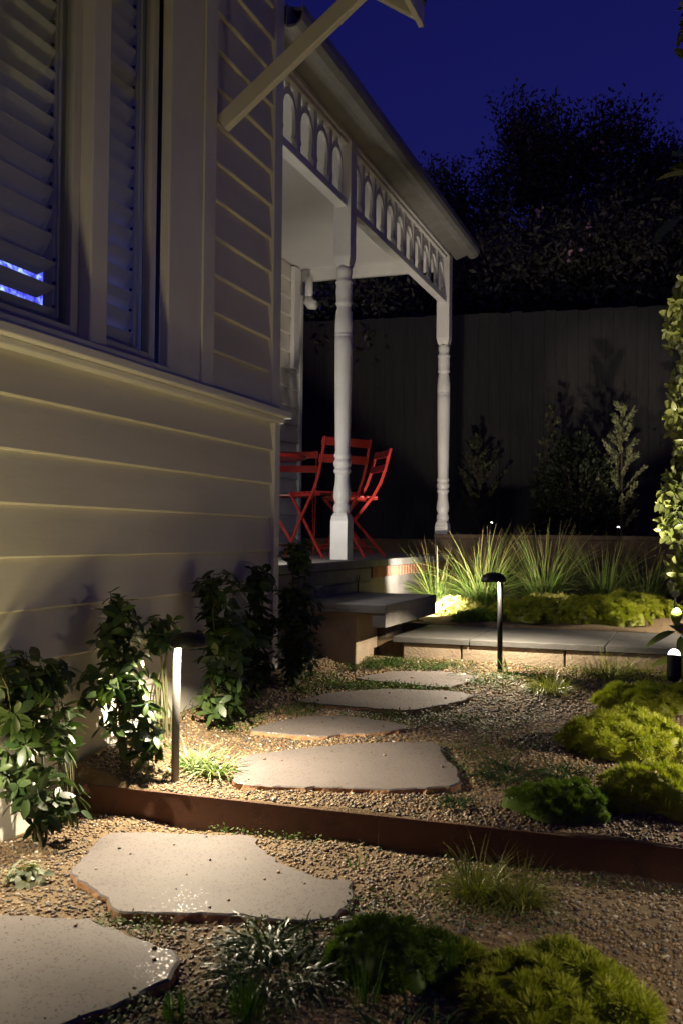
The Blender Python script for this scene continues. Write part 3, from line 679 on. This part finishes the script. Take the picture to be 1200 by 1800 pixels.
def shrub(name, label, base, blobs, tips, kind='shrub', size=(.042, .070), per=(4, 6), xmin=-1.945, group=None, cat='shrub', stem_r=.005, maxleaf=297, droop=.5, mains=7, face=None, fat=1.0):
    t_ = thing(name, label, cat, base, group=group); B = Vector(base); mb = MB(); cnt = 0
    tot = sum(b2[2] for b2 in blobs); joints = []; rest = []
    for k in range(mains):                               # a few main stems; the leafy twigs leave from them
        c, rad, wt = blobs[k % len(blobs)]; r_ = rvec()*.7
        e_ = Vector(c) + Vector((r_.x*rad[0], r_.y*rad[1], r_.z*rad[2])); e_.x = max(e_.x, xmin + .03)
        b0 = B + Vector((random.uniform(-.03, .03), random.uniform(-.03, .03), -.02)); pts = []
        for q in range(6):
            u_ = q/5; pts.append(b0.lerp(e_, u_) + Vector((random.uniform(-.012, .012), random.uniform(-.012, .012), .03*math.sin(u_*3.14)))*(1 if 0 < q else 0))
        mb.tube([q - B for q in pts], [stem_r*(1 - .12*q) for q in range(6)], 5, False); joints += pts[1:]
    plan = [b2 for b2 in blobs for k in range(int(tips*b2[2]/tot))]; random.shuffle(plan)
    for c, rad, wt in plan:
        r_ = rvec().normalized()*random.uniform(.35, 1.0)
        p = Vector(c) + Vector((r_.x*rad[0], r_.y*rad[1], r_.z*rad[2]))*fat; p.x = max(p.x, xmin + .03)
        jn = min(joints, key=lambda q: (q - p).length + (.05 if q.z > p.z else 0)); mid = jn.lerp(p, .5) + Vector((0, 0, -.01))
        mb.tube([jn - B, mid - B, p - B], [stem_r*.45, stem_r*.38, stem_r*.25], 4, False)
        out = (p - Vector(c)); ax = (Vector((0, 0, .8)) + (out.normalized()*.8 if out.length > .001 else Vector((0, 0, 0))) + rvec()*.4).normalized()
        if face is not None: ax = (Vector(face) + rvec()*.55).normalized()
        k2 = random.randint(*per); a0 = random.uniform(0, 6.28); u = ax.orthogonal().normalized(); v_ = ax.cross(u)
        for j in range(k2):
            a = a0 + j*6.283/k2 + random.uniform(-.35, .35); rad_ = u*math.cos(a) + v_*math.sin(a)
            d = (rad_ + ax*random.uniform(-.1, .6) + Vector((0, 0, -droop*random.random()))).normalized()
            s_ = random.uniform(*size); tip = p + d*s_
            if tip.x < xmin: d.x = abs(d.x)*.5; d.normalize()
            rest.append((p + ax*random.uniform(-.02, .005), d, ax, s_))
        if random.random() < .6:
            d = (rvec().normalized() + Vector((0, 0, .1))).normalized()
            if (mid + d*size[1]).x < xmin: d.x = abs(d.x)
            rest.append((mid, d, Vector((0, 0, 1)), random.uniform(*size)*.9))
    rest.sort(key=lambda q: (Vector(q[0]) - Vector((0, 0, EYE))).length)     # the leaves towards the path are parts of their own
    for q in rest[:maxleaf]: put_leaf(t_, kind, *q)
    if len(rest) > maxleaf:
        V = []; F = []; 
        for p, d, ax, s_ in rest[maxleaf:]:
            me_ = random.choice(LM[kind]); x_ = d.cross(ax); x_ = x_.normalized() if x_.length > 1e-3 else d.orthogonal().normalized(); z_ = x_.cross(d); k0 = len(V)
            V += [Vector(p) - B + (x_*q.co.x + d*q.co.y + z_*q.co.z)*s_ for q in me_.vertices]; F += [[i_ + k0 for i_ in f_.vertices] for f_ in me_.polygons]
        me2 = bpy.data.meshes.new('foliage'); me2.from_pydata(V, [], F); me2.materials.append(LM[kind][0].materials[0])
        tag(link('foliage', me2, None, t_, True), kind='stuff')
    mb.obj('stem', 'stem' if kind != 'tree' else 'bark', t_, smooth=True)
    return t_
G1 = 'leafy shrubs along the weatherboard wall'
shrub('leafy_shrub', 'tall glossy shrub on the lower terrace at the end of the steel edging', (-1.86, 2.58, -.1),
      [((-1.86, 2.43, .42), (.09, .09, .12), 1.1), ((-1.83, 2.46, .22), (.12, .11, .15), 1.6), ((-1.84, 2.56, .06), (.11, .10, .10), .9)], 115, group=G1, fat=1.18)
shrub('leafy_shrub', 'wide bushy shrub against the weatherboard wall beside the near path light', (-1.86, 3.05, .06),
      [((-1.86, 2.98, .56), (.08, .10, .10), 1), ((-1.84, 2.93, .40), (.11, .13, .13), 1.6), ((-1.80, 3.02, .22), (.11, .13, .13), 1.2)], 120, group=G1, fat=1.18)
shrub('leafy_shrub', 'low spreading shrub between the tall glossy shrub and the wide bushy shrub', (-1.88, 2.74, -.1),
      [((-1.88, 2.64, .42), (.06, .09, .07), 1), ((-1.87, 2.68, .25), (.07, .1, .12), 1)], 28, size=(.05, .07), group=G1, fat=1.18)
shrub('leafy_shrub', 'small dark shrub at the wall right behind the hooded lamp of the near path light', (-1.90, 3.40, .09),
      [((-1.89, 3.32, .50), (.05, .08, .07), 1)], 16, size=(.05, .07), group=G1, fat=1.18)
shrub('leafy_shrub', 'rounded dark shrub between the near path light and the bay corner', (-1.83, 3.70, .10),
      [((-1.84, 3.72, .62), (.10, .11, .09), 1.1), ((-1.82, 3.68, .45), (.13, .14, .13), 1.8), ((-1.80, 3.66, .24), (.12, .14, .12), 1.3)], 125, group=G1, fat=1.18)
shrub('leafy_shrub', 'slim upright dark shrub just before the bay corner', (-1.87, 4.15, .14),
      [((-1.87, 4.16, .66), (.07, .09, .08), 1), ((-1.86, 4.15, .45), (.09, .11, .14), 1.4), ((-1.84, 4.1, .26), (.08, .10, .10), .8)], 90, group=G1, fat=1.18)
shrub('leafy_shrub', 'tall narrow shrub at the bay corner in front of the garden step', (-1.80, 4.46, .16),
      [((-1.78, 4.44, .78), (.06, .07, .08), .8), ((-1.79, 4.44, .55), (.10, .11, .14), 1.4), ((-1.77, 4.42, .33), (.11, .12, .13), 1.3)], 105, group=G1, fat=1.18)

# plants on the right
shrub('climbing_plant', 'brightly uplit leafy climber rising above the spotlight by the paver path', (.05, 5.30, .19),
      [((-.05, 5.24, 1.98), (.08, .10, .24), 1.0), ((-.05, 5.24, 1.5), (.075, .10, .28), 1.2), ((-.07, 5.22, 1.02), (.10, .11, .20), 1.7), ((-.04, 5.22, .70), (.07, .08, .14), .45)], 420, 'climber', (.036, .056), (2, 4), -9, cat='climber', maxleaf=299, stem_r=.004, face=(-.45, -1, -.15))
shrub('broad_leaved_plant', 'broad pointed leaves lit from below next to the spotlight', (.02, 5.22, .18),
      [((-.06, 5.16, .42), (.06, .06, .05), 1), ((-.02, 5.2, .32), (.05, .05, .06), .6)], 7, 'broad', (.13, .20), (1, 2), -9, cat='plant', face=(-.2, -.6, .8))
shrub('overhanging_branch', 'dark leafy branch overhanging from the right above the sedum', (.62, 2.05, 1.35),
      [((.02, 2.02, 1.57), (.10, .1, .04), 1), ((.02, 2.0, 1.45), (.10, .1, .03), 1)], 9, 'branch', (.08, .11), (1, 2), -.13, cat='branch')
shrub('overhanging_branch', 'thin leafy branch reaching into the sky high above the climber', (.45, 4.1, 2.6),
      [((.0, 4.0, 2.85), (.07, .1, .17), 1)], 22, 'climber', (.045, .07), (2, 3), -.11, cat='branch')
shrub('variegated_plant', 'small pale variegated plant beside the wide jagged flagstone', (-1.70, 2.28, -.1),
      [((-1.70, 2.28, -.06), (.08, .07, .03), 1)], 22, 'varieg', (.022, .036), (3, 5), -9, cat='plant', stem_r=.002)

# ---- blade plants
def blades(n, spread, length, lean, width, cols, tipc, seg=6, arch=1.0, flat=1.0):
    V = []; F = []; C = []
    for i in range(n):
        a = random.uniform(0, 6.283); r0 = spread*math.sqrt(random.random()); bx, by_ = r0*math.cos(a), r0*math.sin(a)
        az = a + random.gauss(0, .6); L = random.uniform(*length); ln = random.uniform(*lean); c = np.array(random.choice(cols))*random.uniform(.75, 1.25)
        dirh = (math.cos(az), math.sin(az)); px, py, pz = bx, by_, 0.; ang = ln*.35; k0 = len(V); w0 = width*random.uniform(.7, 1.2)
        sd = (-dirh[1], dirh[0]); tw = random.uniform(-.6, .6)
        sx, sy, sz = sd[0]*math.cos(tw), sd[1]*math.cos(tw), math.sin(tw)
        dry = random.random() < .38
        for s in range(seg + 1):
            u = s/seg; wv = w0*(1 - u**2.2)*.5 + .0002
            V += [(px + sx*wv, py + sy*wv, pz + sz*wv), (px - sx*wv, py - sy*wv, pz - sz*wv)]
            kk = max(0, (u - (.45 if dry else .75))/.5); cc = c*(1 - min(1, kk)) + np.array(tipc)*min(1, kk); C += [cc, cc]
            ang += ln*arch*1.1/seg; st_ = L/seg; px += dirh[0]*math.sin(ang)*st_*flat; py += dirh[1]*math.sin(ang)*st_*flat; pz += math.cos(ang)*st_
            pz = max(pz, .003)
        for s in range(seg): F.append((k0 + 2*s, k0 + 2*s + 1, k0 + 2*s + 3, k0 + 2*s + 2))
    return V, F, C
def grass(name, label, x, y, n, spread, length, lean, width, cols, tipc=(.30, .22, .10), group=None, cat='grass plant', z=None, arch=1.0, seg=6):
    v_, f_, c_ = blades(n, spread, length, lean, width, cols, tipc, seg, arch)
    o = npmesh(name, v_, f_, np.array(c_), 'grassy', smooth=True); o.location = (x, y, gz(x, y) if z is None else z); return tag(o, label, cat, group)
GR = [(.15, .24, .05), (.20, .30, .07), (.12, .21, .04), (.27, .31, .11)]
TG = 'tall grass clumps in the raised bed'
for x, y, n, sp, L, lb in ((-1.80, 7.30, 170, .06, (.28, .55), 'tussock grass clump nearest to the verandah riser, drooping towards the step'),
                           (-1.47, 7.35, 330, .09, (.35, .68), 'brightly lit tall tussock grass clump behind the far path light'),
                           (-1.04, 7.55, 280, .08, (.35, .68), 'upright lit tussock grass clump above the pale yellow sedum'),
                           (-.62, 7.75, 240, .09, (.35, .66), 'dim tussock grass clump in front of the conical shrub'),
                           (-.33, 7.9, 150, .09, (.3, .5), 'sparse dim tussock grass near the second spotlight')):
    grass('tussock_grass', lb, x, y, int(n*1.5), sp*1.15, (L[0]*random.uniform(.6, .95), L[1]*random.uniform(.9, 1.1)), (random.uniform(.05, .3), random.uniform(1.2, 1.9)), .005, GR, (.34, .24, .10), TG, seg=7)
MO = [(.025, .055, .018), (.04, .08, .025), (.02, .045, .02), (.06, .10, .03)]
MG = 'mondo grass tufts in the gravel'
for x, y, n, sp, L, lb in ((-.82, 2.00, 400, .11, (.09, .17), 'large dark mondo grass tuft beside the front green cushion'),
                           (-.91, 2.12, 220, .07, (.08, .15), 'dark mondo grass tuft overlapping the edge of the wide jagged flagstone'),
                           (-.72, 2.30, 90, .05, (.07, .12), 'small mondo tuft behind the front green cushion'),
                           (-.50, 1.82, 220, .10, (.07, .13), 'dark mondo tuft between front cushion and front sedum'),
                           (-.585, 3.40, 160, .07, (.10, .18), 'dark mondo tuft next to the cushion plant above the edging'),
                           (-.41, 3.46, 130, .06, (.09, .16), 'dark mondo tuft between the two sedum mounds'),
                           (-.70, 3.10, 60, .04, (.06, .11), 'tiny mondo tuft at the corner of the large thick-edged flagstone'),
                           (-.98, 4.88, 170, .12, (.07, .14), 'bright mondo tuft at the foot of the far path light'),
                           (-1.50, 4.57, 110, .12, (.05, .10), 'low mondo tuft between the two small flagstones'),
                           (-1.40, 5.12, 170, .14, (.06, .13), 'mondo tuft under the end of the paver path'),
                           (-1.66, 5.0, 120, .09, (.07, .14), 'mondo tuft against the sandstone support of the step'),
                           (-1.84, 4.62, 100, .07, (.06, .12), 'mondo tuft behind the narrow corner shrub'),
                           (-1.14, 5.12, 130, .10, (.06, .12), 'mondo tuft behind the far path light, against the pale blocks'),
                           (-1.56, 5.16, 80, .06, (.08, .16), 'mondo tuft spilling over the step corner')):
    grass('mondo_grass', lb, x, y, n, sp, L, (1.1, 2.5), .0042, MO, (.07, .09, .04), MG, 'grass tuft', arch=1.2)
for x, y, n, lb in ((-1.66, 3.17, 80, 'bright spidery lily turf tuft at the foot of the near path light'), (-1.56, 3.14, 70, 'bright spidery lily turf tuft beside the corner of the thick-edged flagstone')):
    grass('lily_turf', lb, x, y, n, .035, (.09, .16), (.7, 1.9), .0065, [(.10, .17, .05), (.16, .22, .09), (.24, .28, .16)], (.22, .24, .12), 'lily turf tufts', 'grass tuft', arch=1.2)
CX = [(.19, .21, .035), (.27, .27, .05), (.14, .17, .03)]
for x, y, n, sp, L, lb in ((-.53, 2.62, 330, .05, (.10, .19), 'weeping yellow-green sedge tuft below the steel edging'),
                           (-.42, 2.60, 260, .05, (.09, .17), 'darker weeping sedge tuft joined to the yellow-green sedge'),
                           (-.62, 4.70, 260, .08, (.08, .16), 'olive sedge tuft right of the far path light'),
                           (-.38, 5.12, 300, .12, (.10, .20), 'feathery sedge tuft in front of the pale wall blocks'),
                           (-.20, 5.16, 200, .10, (.08, .16), 'feathery sedge tuft near the climber spotlight')):
    grass('sedge_tuft', lb, x, y, n, sp, L, (.5, 1.9), .0030, CX, (.16, .13, .05), 'sedge tufts in the gravel', 'grass tuft', arch=1.3)
for x, y, n, L, lb in ((-.615, 1.915, 14, (.08, .14), 'bright green upright grass seedling in front of the green cushion'), (-.82, 1.80, 34, (.05, .10), 'bright green grass seedlings at the edge of the pale flagstone'),
                       (-.95, 1.75, 26, (.03, .06), 'short green grass seedlings beside the pale rounded flagstone'), (-.90, 2.70, 5, (.03, .06), 'lone green seedling below the steel edging'),
                       (-.86, 5.02, 10, (.08, .13), 'upright green seedling beside the far path light')):
    grass('grass_seedling', lb, x, y, n, .03, L, (.05, .7), .006, [(.07, .17, .02), (.09, .20, .03)], (.10, .20, .03), 'grass seedlings', 'seedling')

# ---- mounds
def mound(name, label, x, y, rx, ry, h, kind, group, z=None, rz=0):
    z0 = (gz(x, y) if z is None else z) - .004
    def surf(u, v_):                                     # unit disc -> point
        rr_ = np.sqrt(u*u + v_*v_); lump = 1 + .16*np.sin(u*5.1 + x*9)*np.cos(v_*4.3 + y*7) + .08*np.sin(u*9.7 + v_*8.1 + x*5)
        return np.stack([u*rx*lump, v_*ry*lump, h*np.clip(1 - rr_**2.4, 0, 1)**.62*lump], -1)
    k = 20; th = np.linspace(0, 2*np.pi, 40, endpoint=False); rs = np.linspace(0.02, 1, k)
    U = rs[:, None]*np.cos(th)[None]; W = rs[:, None]*np.sin(th)[None]; S = surf(U, W)*np.array([.93, .93, .88])
    dv = S.reshape(-1, 3); df = [(i*40 + j, (i+1)*40 + j, (i+1)*40 + (j+1) % 40, i*40 + (j+1) % 40) for i in range(k-1) for j in range(40)]
    df = np.array(df)[:, ::-1]
    tri = np.concatenate([df[:, [0, 1, 2]], df[:, [0, 2, 3]]])
    area = rx*ry
    if kind == 'sedum':
        nb = int(6500*area) + 50; per = 110; rb = .019; c0, c1, base = (.27, .32, .03), (.52, .53, .085), (.22, .25, .024)
    elif kind == 'pale':
        nb = int(3200*area) + 40; per = 90; rb = .022; c0, c1, base = (.42, .42, .10), (.62, .58, .20), (.12, .12, .03)
    else:
        nb = int(5200*area) + 80; per = 130; rb = .017; c0, c1, base = (.12, .21, .026), (.21, .31, .045), (.09, .16, .02)
    a = rng.uniform(0, 2*np.pi, nb); r_ = rng.uniform(0, 1, nb)**.42; u = r_*np.cos(a); v_ = r_*np.sin(a)
    P0 = surf(u, v_); e = .03
    nrm = np.cross(surf(u + e, v_) - P0, surf(u, v_ + e) - P0); nrm /= np.linalg.norm(nrm, axis=1, keepdims=True) + 1e-9
    nrm = nrm*.6 + np.array([0, 0, .6]); nrm /= np.linalg.norm(nrm, axis=1, keepdims=True)
    bump = rng.uniform(.5, 1.6, nb) if kind != 'cushion' else rng.uniform(.8, 1.1, nb)
    idx = np.repeat(np.arange(nb), per); n = len(idx)
    d = rng.normal(0, 1, (n, 3)); d /= np.linalg.norm(d, axis=1, keepdims=True)
    dd = (d*nrm[idx]).sum(1); d = np.where(dd[:, None] < 0, d - 2*dd[:, None]*nrm[idx], d)
    d = d + nrm[idx]*.35; d /= np.linalg.norm(d, axis=1, keepdims=True)
    R0 = (rb*bump)[idx][:, None]; ctr = P0[idx] - nrm[idx]*(.25*R0)
    b0 = ctr + d*R0*rng.uniform(.35, .8, (n, 1)); L = R0*rng.uniform(.45, 1.0, (n, 1))
    sd = np.cross(d, rng.normal(0, 1, (n, 3))); sd /= np.linalg.norm(sd, axis=1, keepdims=True) + 1e-9
    wd = {'sedum': .0016, 'pale': .0034, 'cushion': .0011}[kind]
    tip = b0 + d*L + np.array([0, 0, -.1])*L*0
    T = np.stack([b0 - sd*wd, b0 + sd*wd, tip], 1).reshape(-1, 3); T[:, 2] = np.maximum(T[:, 2], .001)
    F = np.arange(n*3).reshape(-1, 3) + len(dv)
    cm = rng.uniform(0, 1, nb)[idx]*.7 + rng.uniform(0, .3, n)
    C = np.array(c0)[None]*(1 - cm[:, None]) + np.array(c1)[None]*cm[:, None]; C = np.repeat(C, 3, 0)
    o = npmesh(name, np.concatenate([dv, T]), np.concatenate([tri, F]), np.concatenate([np.tile(base, (len(dv), 1)), C]), 'plant')
    o.location = (x, y, z0); o.rotation_euler = (0, 0, rz)
    return tag(o, label, 'ground cover', group)
SG = 'golden sedum mounds'; CG = 'green cushion plants'
mound('sedum_mound', 'golden sedum mound nearest to the climber spotlight', -.16, 4.50, .23, .16, .095, 'sedum', SG)
mound('sedum_mound', 'wide golden sedum mound in the middle of the upper gravel bed', -.23, 3.84, .24, .18, .125, 'sedum', SG)
mound('sedum_mound', 'bright golden sedum mound touching the green cushion above the edging', -.09, 3.24, .19, .13, .115, 'sedum', SG)
mound('sedum_mound', 'large golden sedum mound on the lower terrace', -.25, 2.04, .20, .15, .10, 'sedum', SG)
mound('sedum_mound', 'little golden sedum sprig at the side of the lower sedum mound', -.46, 2.14, .05, .045, .055, 'sedum', SG)
mound('cushion_plant', 'smooth dark green cushion above the steel edging', -.37, 3.10, .17, .11, .085, 'cushion', CG)
mound('cushion_plant', 'smooth green cushion on the lower terrace beside the mondo grass', -.60, 2.10, .16, .12, .10, 'cushion', CG)
mound('cushion_plant', 'small green cushion between the step and the paver path planting', -1.30, 6.36, .17, .11, .07, 'cushion', CG)
mound('sedum_mound', 'pale sedum mound glowing beside the verandah riser', -1.88, 6.90, .15, .12, .075, 'pale', SG)
mound('sedum_mound', 'very bright pale sedum mound right behind the garden step', -1.53, 6.78, .17, .13, .10, 'pale', SG)
mound('sedum_mound', 'golden sedum mound behind the far path light and the paver path', -1.00, 6.58, .28, .18, .13, 'sedum', SG)
mound('sedum_mound', 'pale lit sedum mound at the foot of the upright tussock grass', -.92, 7.20, .22, .15, .11, 'pale', SG)
mound('sedum_mound', 'long golden sedum mound beyond the middle of the paver path', -.56, 6.55, .29, .20, .15, 'sedum', SG)
mound('sedum_mound', 'golden sedum mound beyond the paver path nearest to the second spotlight', -.36, 7.05, .27, .18, .15, 'sedum', SG)

# ---- conical shrubs before the fence
def cone_shrub(label, x, y, h, r, n, lit_tone=1.0, lean=0.0, seed=1):  # light level painted into the leaf colour: raised when lit, lowered when dim
    random.seed(seed)
    t_ = thing('conical_shrub', label, 'shrub', (x, y, .84), group='conical shrubs before the fence')
    mb = MB().tube([(0, 0, -.02), (lean*.4, 0, h*.5), (lean, 0, h*.97)], [.014, .009, .003], 6, False)
    V = []; F = []; C = []
    for i in range(26):
        zz = h*(.08 + .85*i/26); a = i*2.4; rr_ = r*min(1, .45 + zz/h*1.6)*(1 - (zz/h)**1.5)*random.uniform(.7, 1.1) + .015
        e_ = Vector((math.cos(a)*rr_, math.sin(a)*rr_, zz + rr_*random.uniform(.8, 1.8))); s0 = Vector((lean*zz/h, 0, zz)); e_.x += lean*zz/h
        mb.tube([s0, s0.lerp(e_, .6) + Vector((0, 0, -.02)), e_], [.005, .004, .0015], 4, False)
        for j in range(n):
            u = random.uniform(.2, 1.02); p = s0.lerp(e_, u) + rvec()*.018; d = ((e_ - s0).normalized() + rvec()*.8).normalized(); L = random.uniform(.025, .05)
            sd = d.cross(rvec()).normalized()*L*.26; k0 = len(V); m_ = p + d*L*.5
            V += [p, m_ + sd, p + d*L, m_ - sd]; F.append((k0, k0+1, k0+2, k0+3)); c = np.array((.19, .20, .10))*random.uniform(.6, 1.5)*lit_tone; C += [c]*4
    mb.obj('trunk', 'bark', t_); tag(npmesh('crown', V, F, np.array(C), 'plant', t_), kind='stuff')
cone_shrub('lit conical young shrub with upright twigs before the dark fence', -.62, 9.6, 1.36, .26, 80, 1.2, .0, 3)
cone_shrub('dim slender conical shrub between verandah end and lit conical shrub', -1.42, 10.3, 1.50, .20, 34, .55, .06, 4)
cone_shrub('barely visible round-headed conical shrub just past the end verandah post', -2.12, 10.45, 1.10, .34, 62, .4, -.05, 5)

# ---- dark rounded bush before the fence
def round_bush(label, x, y, rx, h, n, seed):
    rs = np.random.default_rng(seed); t_ = thing('rounded_bush', label, 'shrub', (x, y, .84)); mb = MB()
    random.seed(seed)
    for i in range(14):
        a = random.uniform(0, 6.28); q = random.uniform(.3, .85); mb.tube([(0, 0, -.02), (rx*q*.4*math.cos(a), rx*q*.4*math.sin(a), h*.4), (rx*q*math.cos(a), rx*q*math.sin(a), h*(1 - q*q*.6)*.85)], [.012, .008, .003], 5, False)
    mb.obj('stem', 'bark', t_)
    d = rs.normal(0, 1, (n, 3)); d[:, 2] = np.abs(d[:, 2]); d /= np.linalg.norm(d, axis=1, keepdims=True)
    lump = 1 + .12*np.sin(d[:, 0]*7 + 1) * np.cos(d[:, 1]*6) + .08*np.sin(d[:, 2]*11 + d[:, 0]*5)
    p = d*np.array([rx, rx*.8, h])*(lump*rs.uniform(.72, 1.03, n))[:, None]
    g = d + rs.normal(0, .6, (n, 3)); g /= np.linalg.norm(g, axis=1, keepdims=True); sd = np.cross(g, rs.normal(0, 1, (n, 3))); sd /= np.linalg.norm(sd, axis=1, keepdims=True); L = rs.uniform(.03, .06, (n, 1))
    V = np.stack([p, p + g*L*.5 + sd*L*.25, p + g*L, p + g*L*.5 - sd*L*.25], 1).reshape(-1, 3); V[:, 2] = np.maximum(V[:, 2], .005)
    tag(npmesh('crown', V, np.arange(n*4).reshape(-1, 4), np.repeat(np.array([(.02, .028, .014)])*rs.uniform(.5, 1.5, (n, 1)), 4, 0), 'tree_leaf', t_), kind='stuff')
round_bush('large dark rounded bush before the fence beside the lit conical shrub', -1.02, 9.75, .46, 1.02, 6500, 21)

# ---- trees behind the fence
def tree(label, x, y, h, rx, rz_, n, seed, flowers=0, cb=.35):
    rs = np.random.default_rng(seed); random.seed(seed)
    t_ = thing('garden_tree', label, 'tree', (x, y, .84), group='dark trees beyond the fence')
    mb = MB().tube([(0, 0, -.1), (.1, 0, h*.3), (0, .05, h*.62), (.05, 0, h*.9)], [.16, .12, .07, .015], 8)
    ends = []
    for i in range(22):
        z0 = h*random.uniform(cb*.6, .8); a = random.uniform(0, 6.28); L = rx*random.uniform(.5, 1.05)*(1.1 - max(0, z0/h - .5))
        e_ = Vector((math.cos(a)*L, math.sin(a)*L, min(h*.99, z0 + L*random.uniform(.3, 1.1)))); m_ = Vector((0, 0, z0)).lerp(e_, .5) + Vector((0, 0, .1))
        mb.tube([(0, 0, z0), m_, e_], [.04, .025, .008], 5, False); ends += [e_, m_.lerp(e_, .5), m_]
    for i in range(6): ends.append(Vector((random.uniform(-.3, .3)*rx, random.uniform(-.3, .3)*rx, h*random.uniform(.85, 1.02))))
    mb.obj('trunk', 'bark', t_)
    E_ = np.array(ends); cl = E_[rs.integers(0, len(E_), n//14)] + np.clip(rs.normal(0, .27, (n//14, 3)), -.45, .45); idx = np.repeat(np.arange(len(cl)), 14)
    p = cl[idx] + np.clip(rs.normal(0, .10, (len(idx), 3)), -.16, .16); m_ = len(p)
    d = rs.normal(0, 1, (m_, 3)) + np.array([0, 0, .35]); d /= np.linalg.norm(d, axis=1, keepdims=True)
    sd = np.cross(d, rs.normal(0, 1, (m_, 3))); sd /= np.linalg.norm(sd, axis=1, keepdims=True); L = rs.uniform(.05, .12, (m_, 1))
    V = np.stack([p, p + d*L*.5 + sd*L*.2, p + d*L, p + d*L*.5 - sd*L*.2], 1).reshape(-1, 3)
    C = np.repeat(np.array([(.085, .088, .070)])*rs.uniform(.5, 1.5, (m_, 1)), 4, 0)
    tag(npmesh('crown', V, np.arange(m_*4).reshape(-1, 4), C, 'tree_leaf', t_), kind='stuff')
    if flowers:
        q = cl[rs.integers(0, len(cl), flowers)]; q = q + np.array([0, -.15, 0]); idx = np.repeat(np.arange(flowers), 10); pp = q[idx] + rs.normal(0, .05, (len(idx), 3)); m_ = len(pp)
        d = rs.normal(0, 1, (m_, 3)); d /= np.linalg.norm(d, axis=1, keepdims=True); sd = np.cross(d, rs.normal(0, 1, (m_, 3))); sd /= np.linalg.norm(sd, axis=1, keepdims=True)
        V = np.stack([pp, pp + d*.03 + sd*.025, pp + d*.06, pp + d*.03 - sd*.025], 1).reshape(-1, 3)
        tag(npmesh('blossom', V, np.arange(m_*4).reshape(-1, 4), np.tile((.75, .50, .52), (m_*4, 1)), 'tree_leaf', t_), kind='stuff')
tree('broad dark tree dotted with pale blossom beyond the fence', -2.5, 16.2, 6.6, 1.9, 2, 61200, 11, 40)
tree('tall dark tree beyond the fence with an upright top', -.7, 16.6, 6.3, 1.7, 2, 61200, 12, 14)
tree('dark spreading tree beyond the fence behind the climber', 1.2, 15.5, 5.9, 1.9, 2, 54400, 13)
tree('low dark tree beyond the fence beside the verandah gutter', -4.6, 17.5, 6.3, 1.5, 2, 47600, 14)
tree('dense dark bush filling the gap above the fence', -1.6, 13.2, 3.9, 1.9, 2, 54400, 15, 12, .1)
tree('dense dark bush above the fence behind the conical shrubs', .8, 13.0, 4.2, 1.9, 2, 54400, 16, 6, .1)
tree('dark bush above the fence behind the verandah end', -4.2, 13.4, 3.7, 1.9, 2, 54400, 17, 0, .1)

# ---- creeping ground cover between the stones
def creeper(label, spots):
    V = []; C = []
    for x, y, rx, ry, n in spots:
        k = int(n*1.5); a = rng.uniform(0, 2*np.pi, k); q = np.sqrt(rng.uniform(0, 1, k))*(1 + .25*np.sin(3*a + x*9)); X = x + rx*q*np.cos(a); Y = y + ry*q*np.sin(a)
        ok = np.ones(k, bool)
        for p in stones.values(): ok &= ~inside([((u - sum(z[0] for z in p)/len(p))*.95 + sum(z[0] for z in p)/len(p), (v_ - sum(z[1] for z in p)/len(p))*.95 + sum(z[1] for z in p)/len(p)) for u, v_ in p], X, Y)
        X, Y = X[ok], Y[ok]; m_ = len(X); Z = np.array([gz(u, v_) for u, v_ in zip(X, Y)]) + .006 + rng.uniform(0, .022, m_)
        P = np.stack([X, Y, Z], 1); d = rng.normal(0, 1, (m_, 3))*np.array([1, 1, .5]) + np.array([0, 0, .3]); d /= np.linalg.norm(d, axis=1, keepdims=True)
        sd = np.cross(d, rng.normal(0, .3, (m_, 3)) + np.array([0, 0, 1])); sd /= np.linalg.norm(sd, axis=1, keepdims=True); L = rng.uniform(.007, .015, (m_, 1))
        V.append(np.stack([P, P + d*L*.5 + sd*L*.28, P + d*L, P + d*L*.5 - sd*L*.28], 1).reshape(-1, 3))
        C.append(np.repeat(np.array([(.06, .105, .018)])*rng.uniform(.5, 1.7, (m_, 1))*np.array([1, 1, 1]), 4, 0))
    V = np.concatenate(V); C = np.concatenate(C)
    tag(npmesh('creeping_groundcover', V, np.arange(len(V)).reshape(-1, 4), C, 'tree_leaf'), label, 'ground cover', kind='stuff')
creeper('low green creeping plants between the upper flagstones', [(-1.72, 4.5, .14, .25, 900), (-1.35, 4.56, .35, .07, 1300), (-1.05, 4.02, .30, .14, 900), (-.78, 4.25, .25, .30, 420), (-.62, 3.85, .25, .25, 350), (-.75, 3.55, .15, .2, 400), (-1.6, 4.02, .10, .12, 300),
        (-1.45, 5.1, .35, .15, 1200), (-.8, 4.8, .35, .2, 1000), (-.5, 5.1, .4, .15, 900), (-1.75, 3.75, .1, .2, 300)])
creeper('sparse green creeping plants around the lower flagstones', [(-.72, 2.15, .25, .18, 900), (-.9, 1.72, .2, .15, 700), (-1.25, 2.10, .12, .06, 150), (-.6, 2.45, .3, .1, 250), (-.4, 2.8, .4, .06, 200), (-1.2, 2.86, .3, .03, 120)])
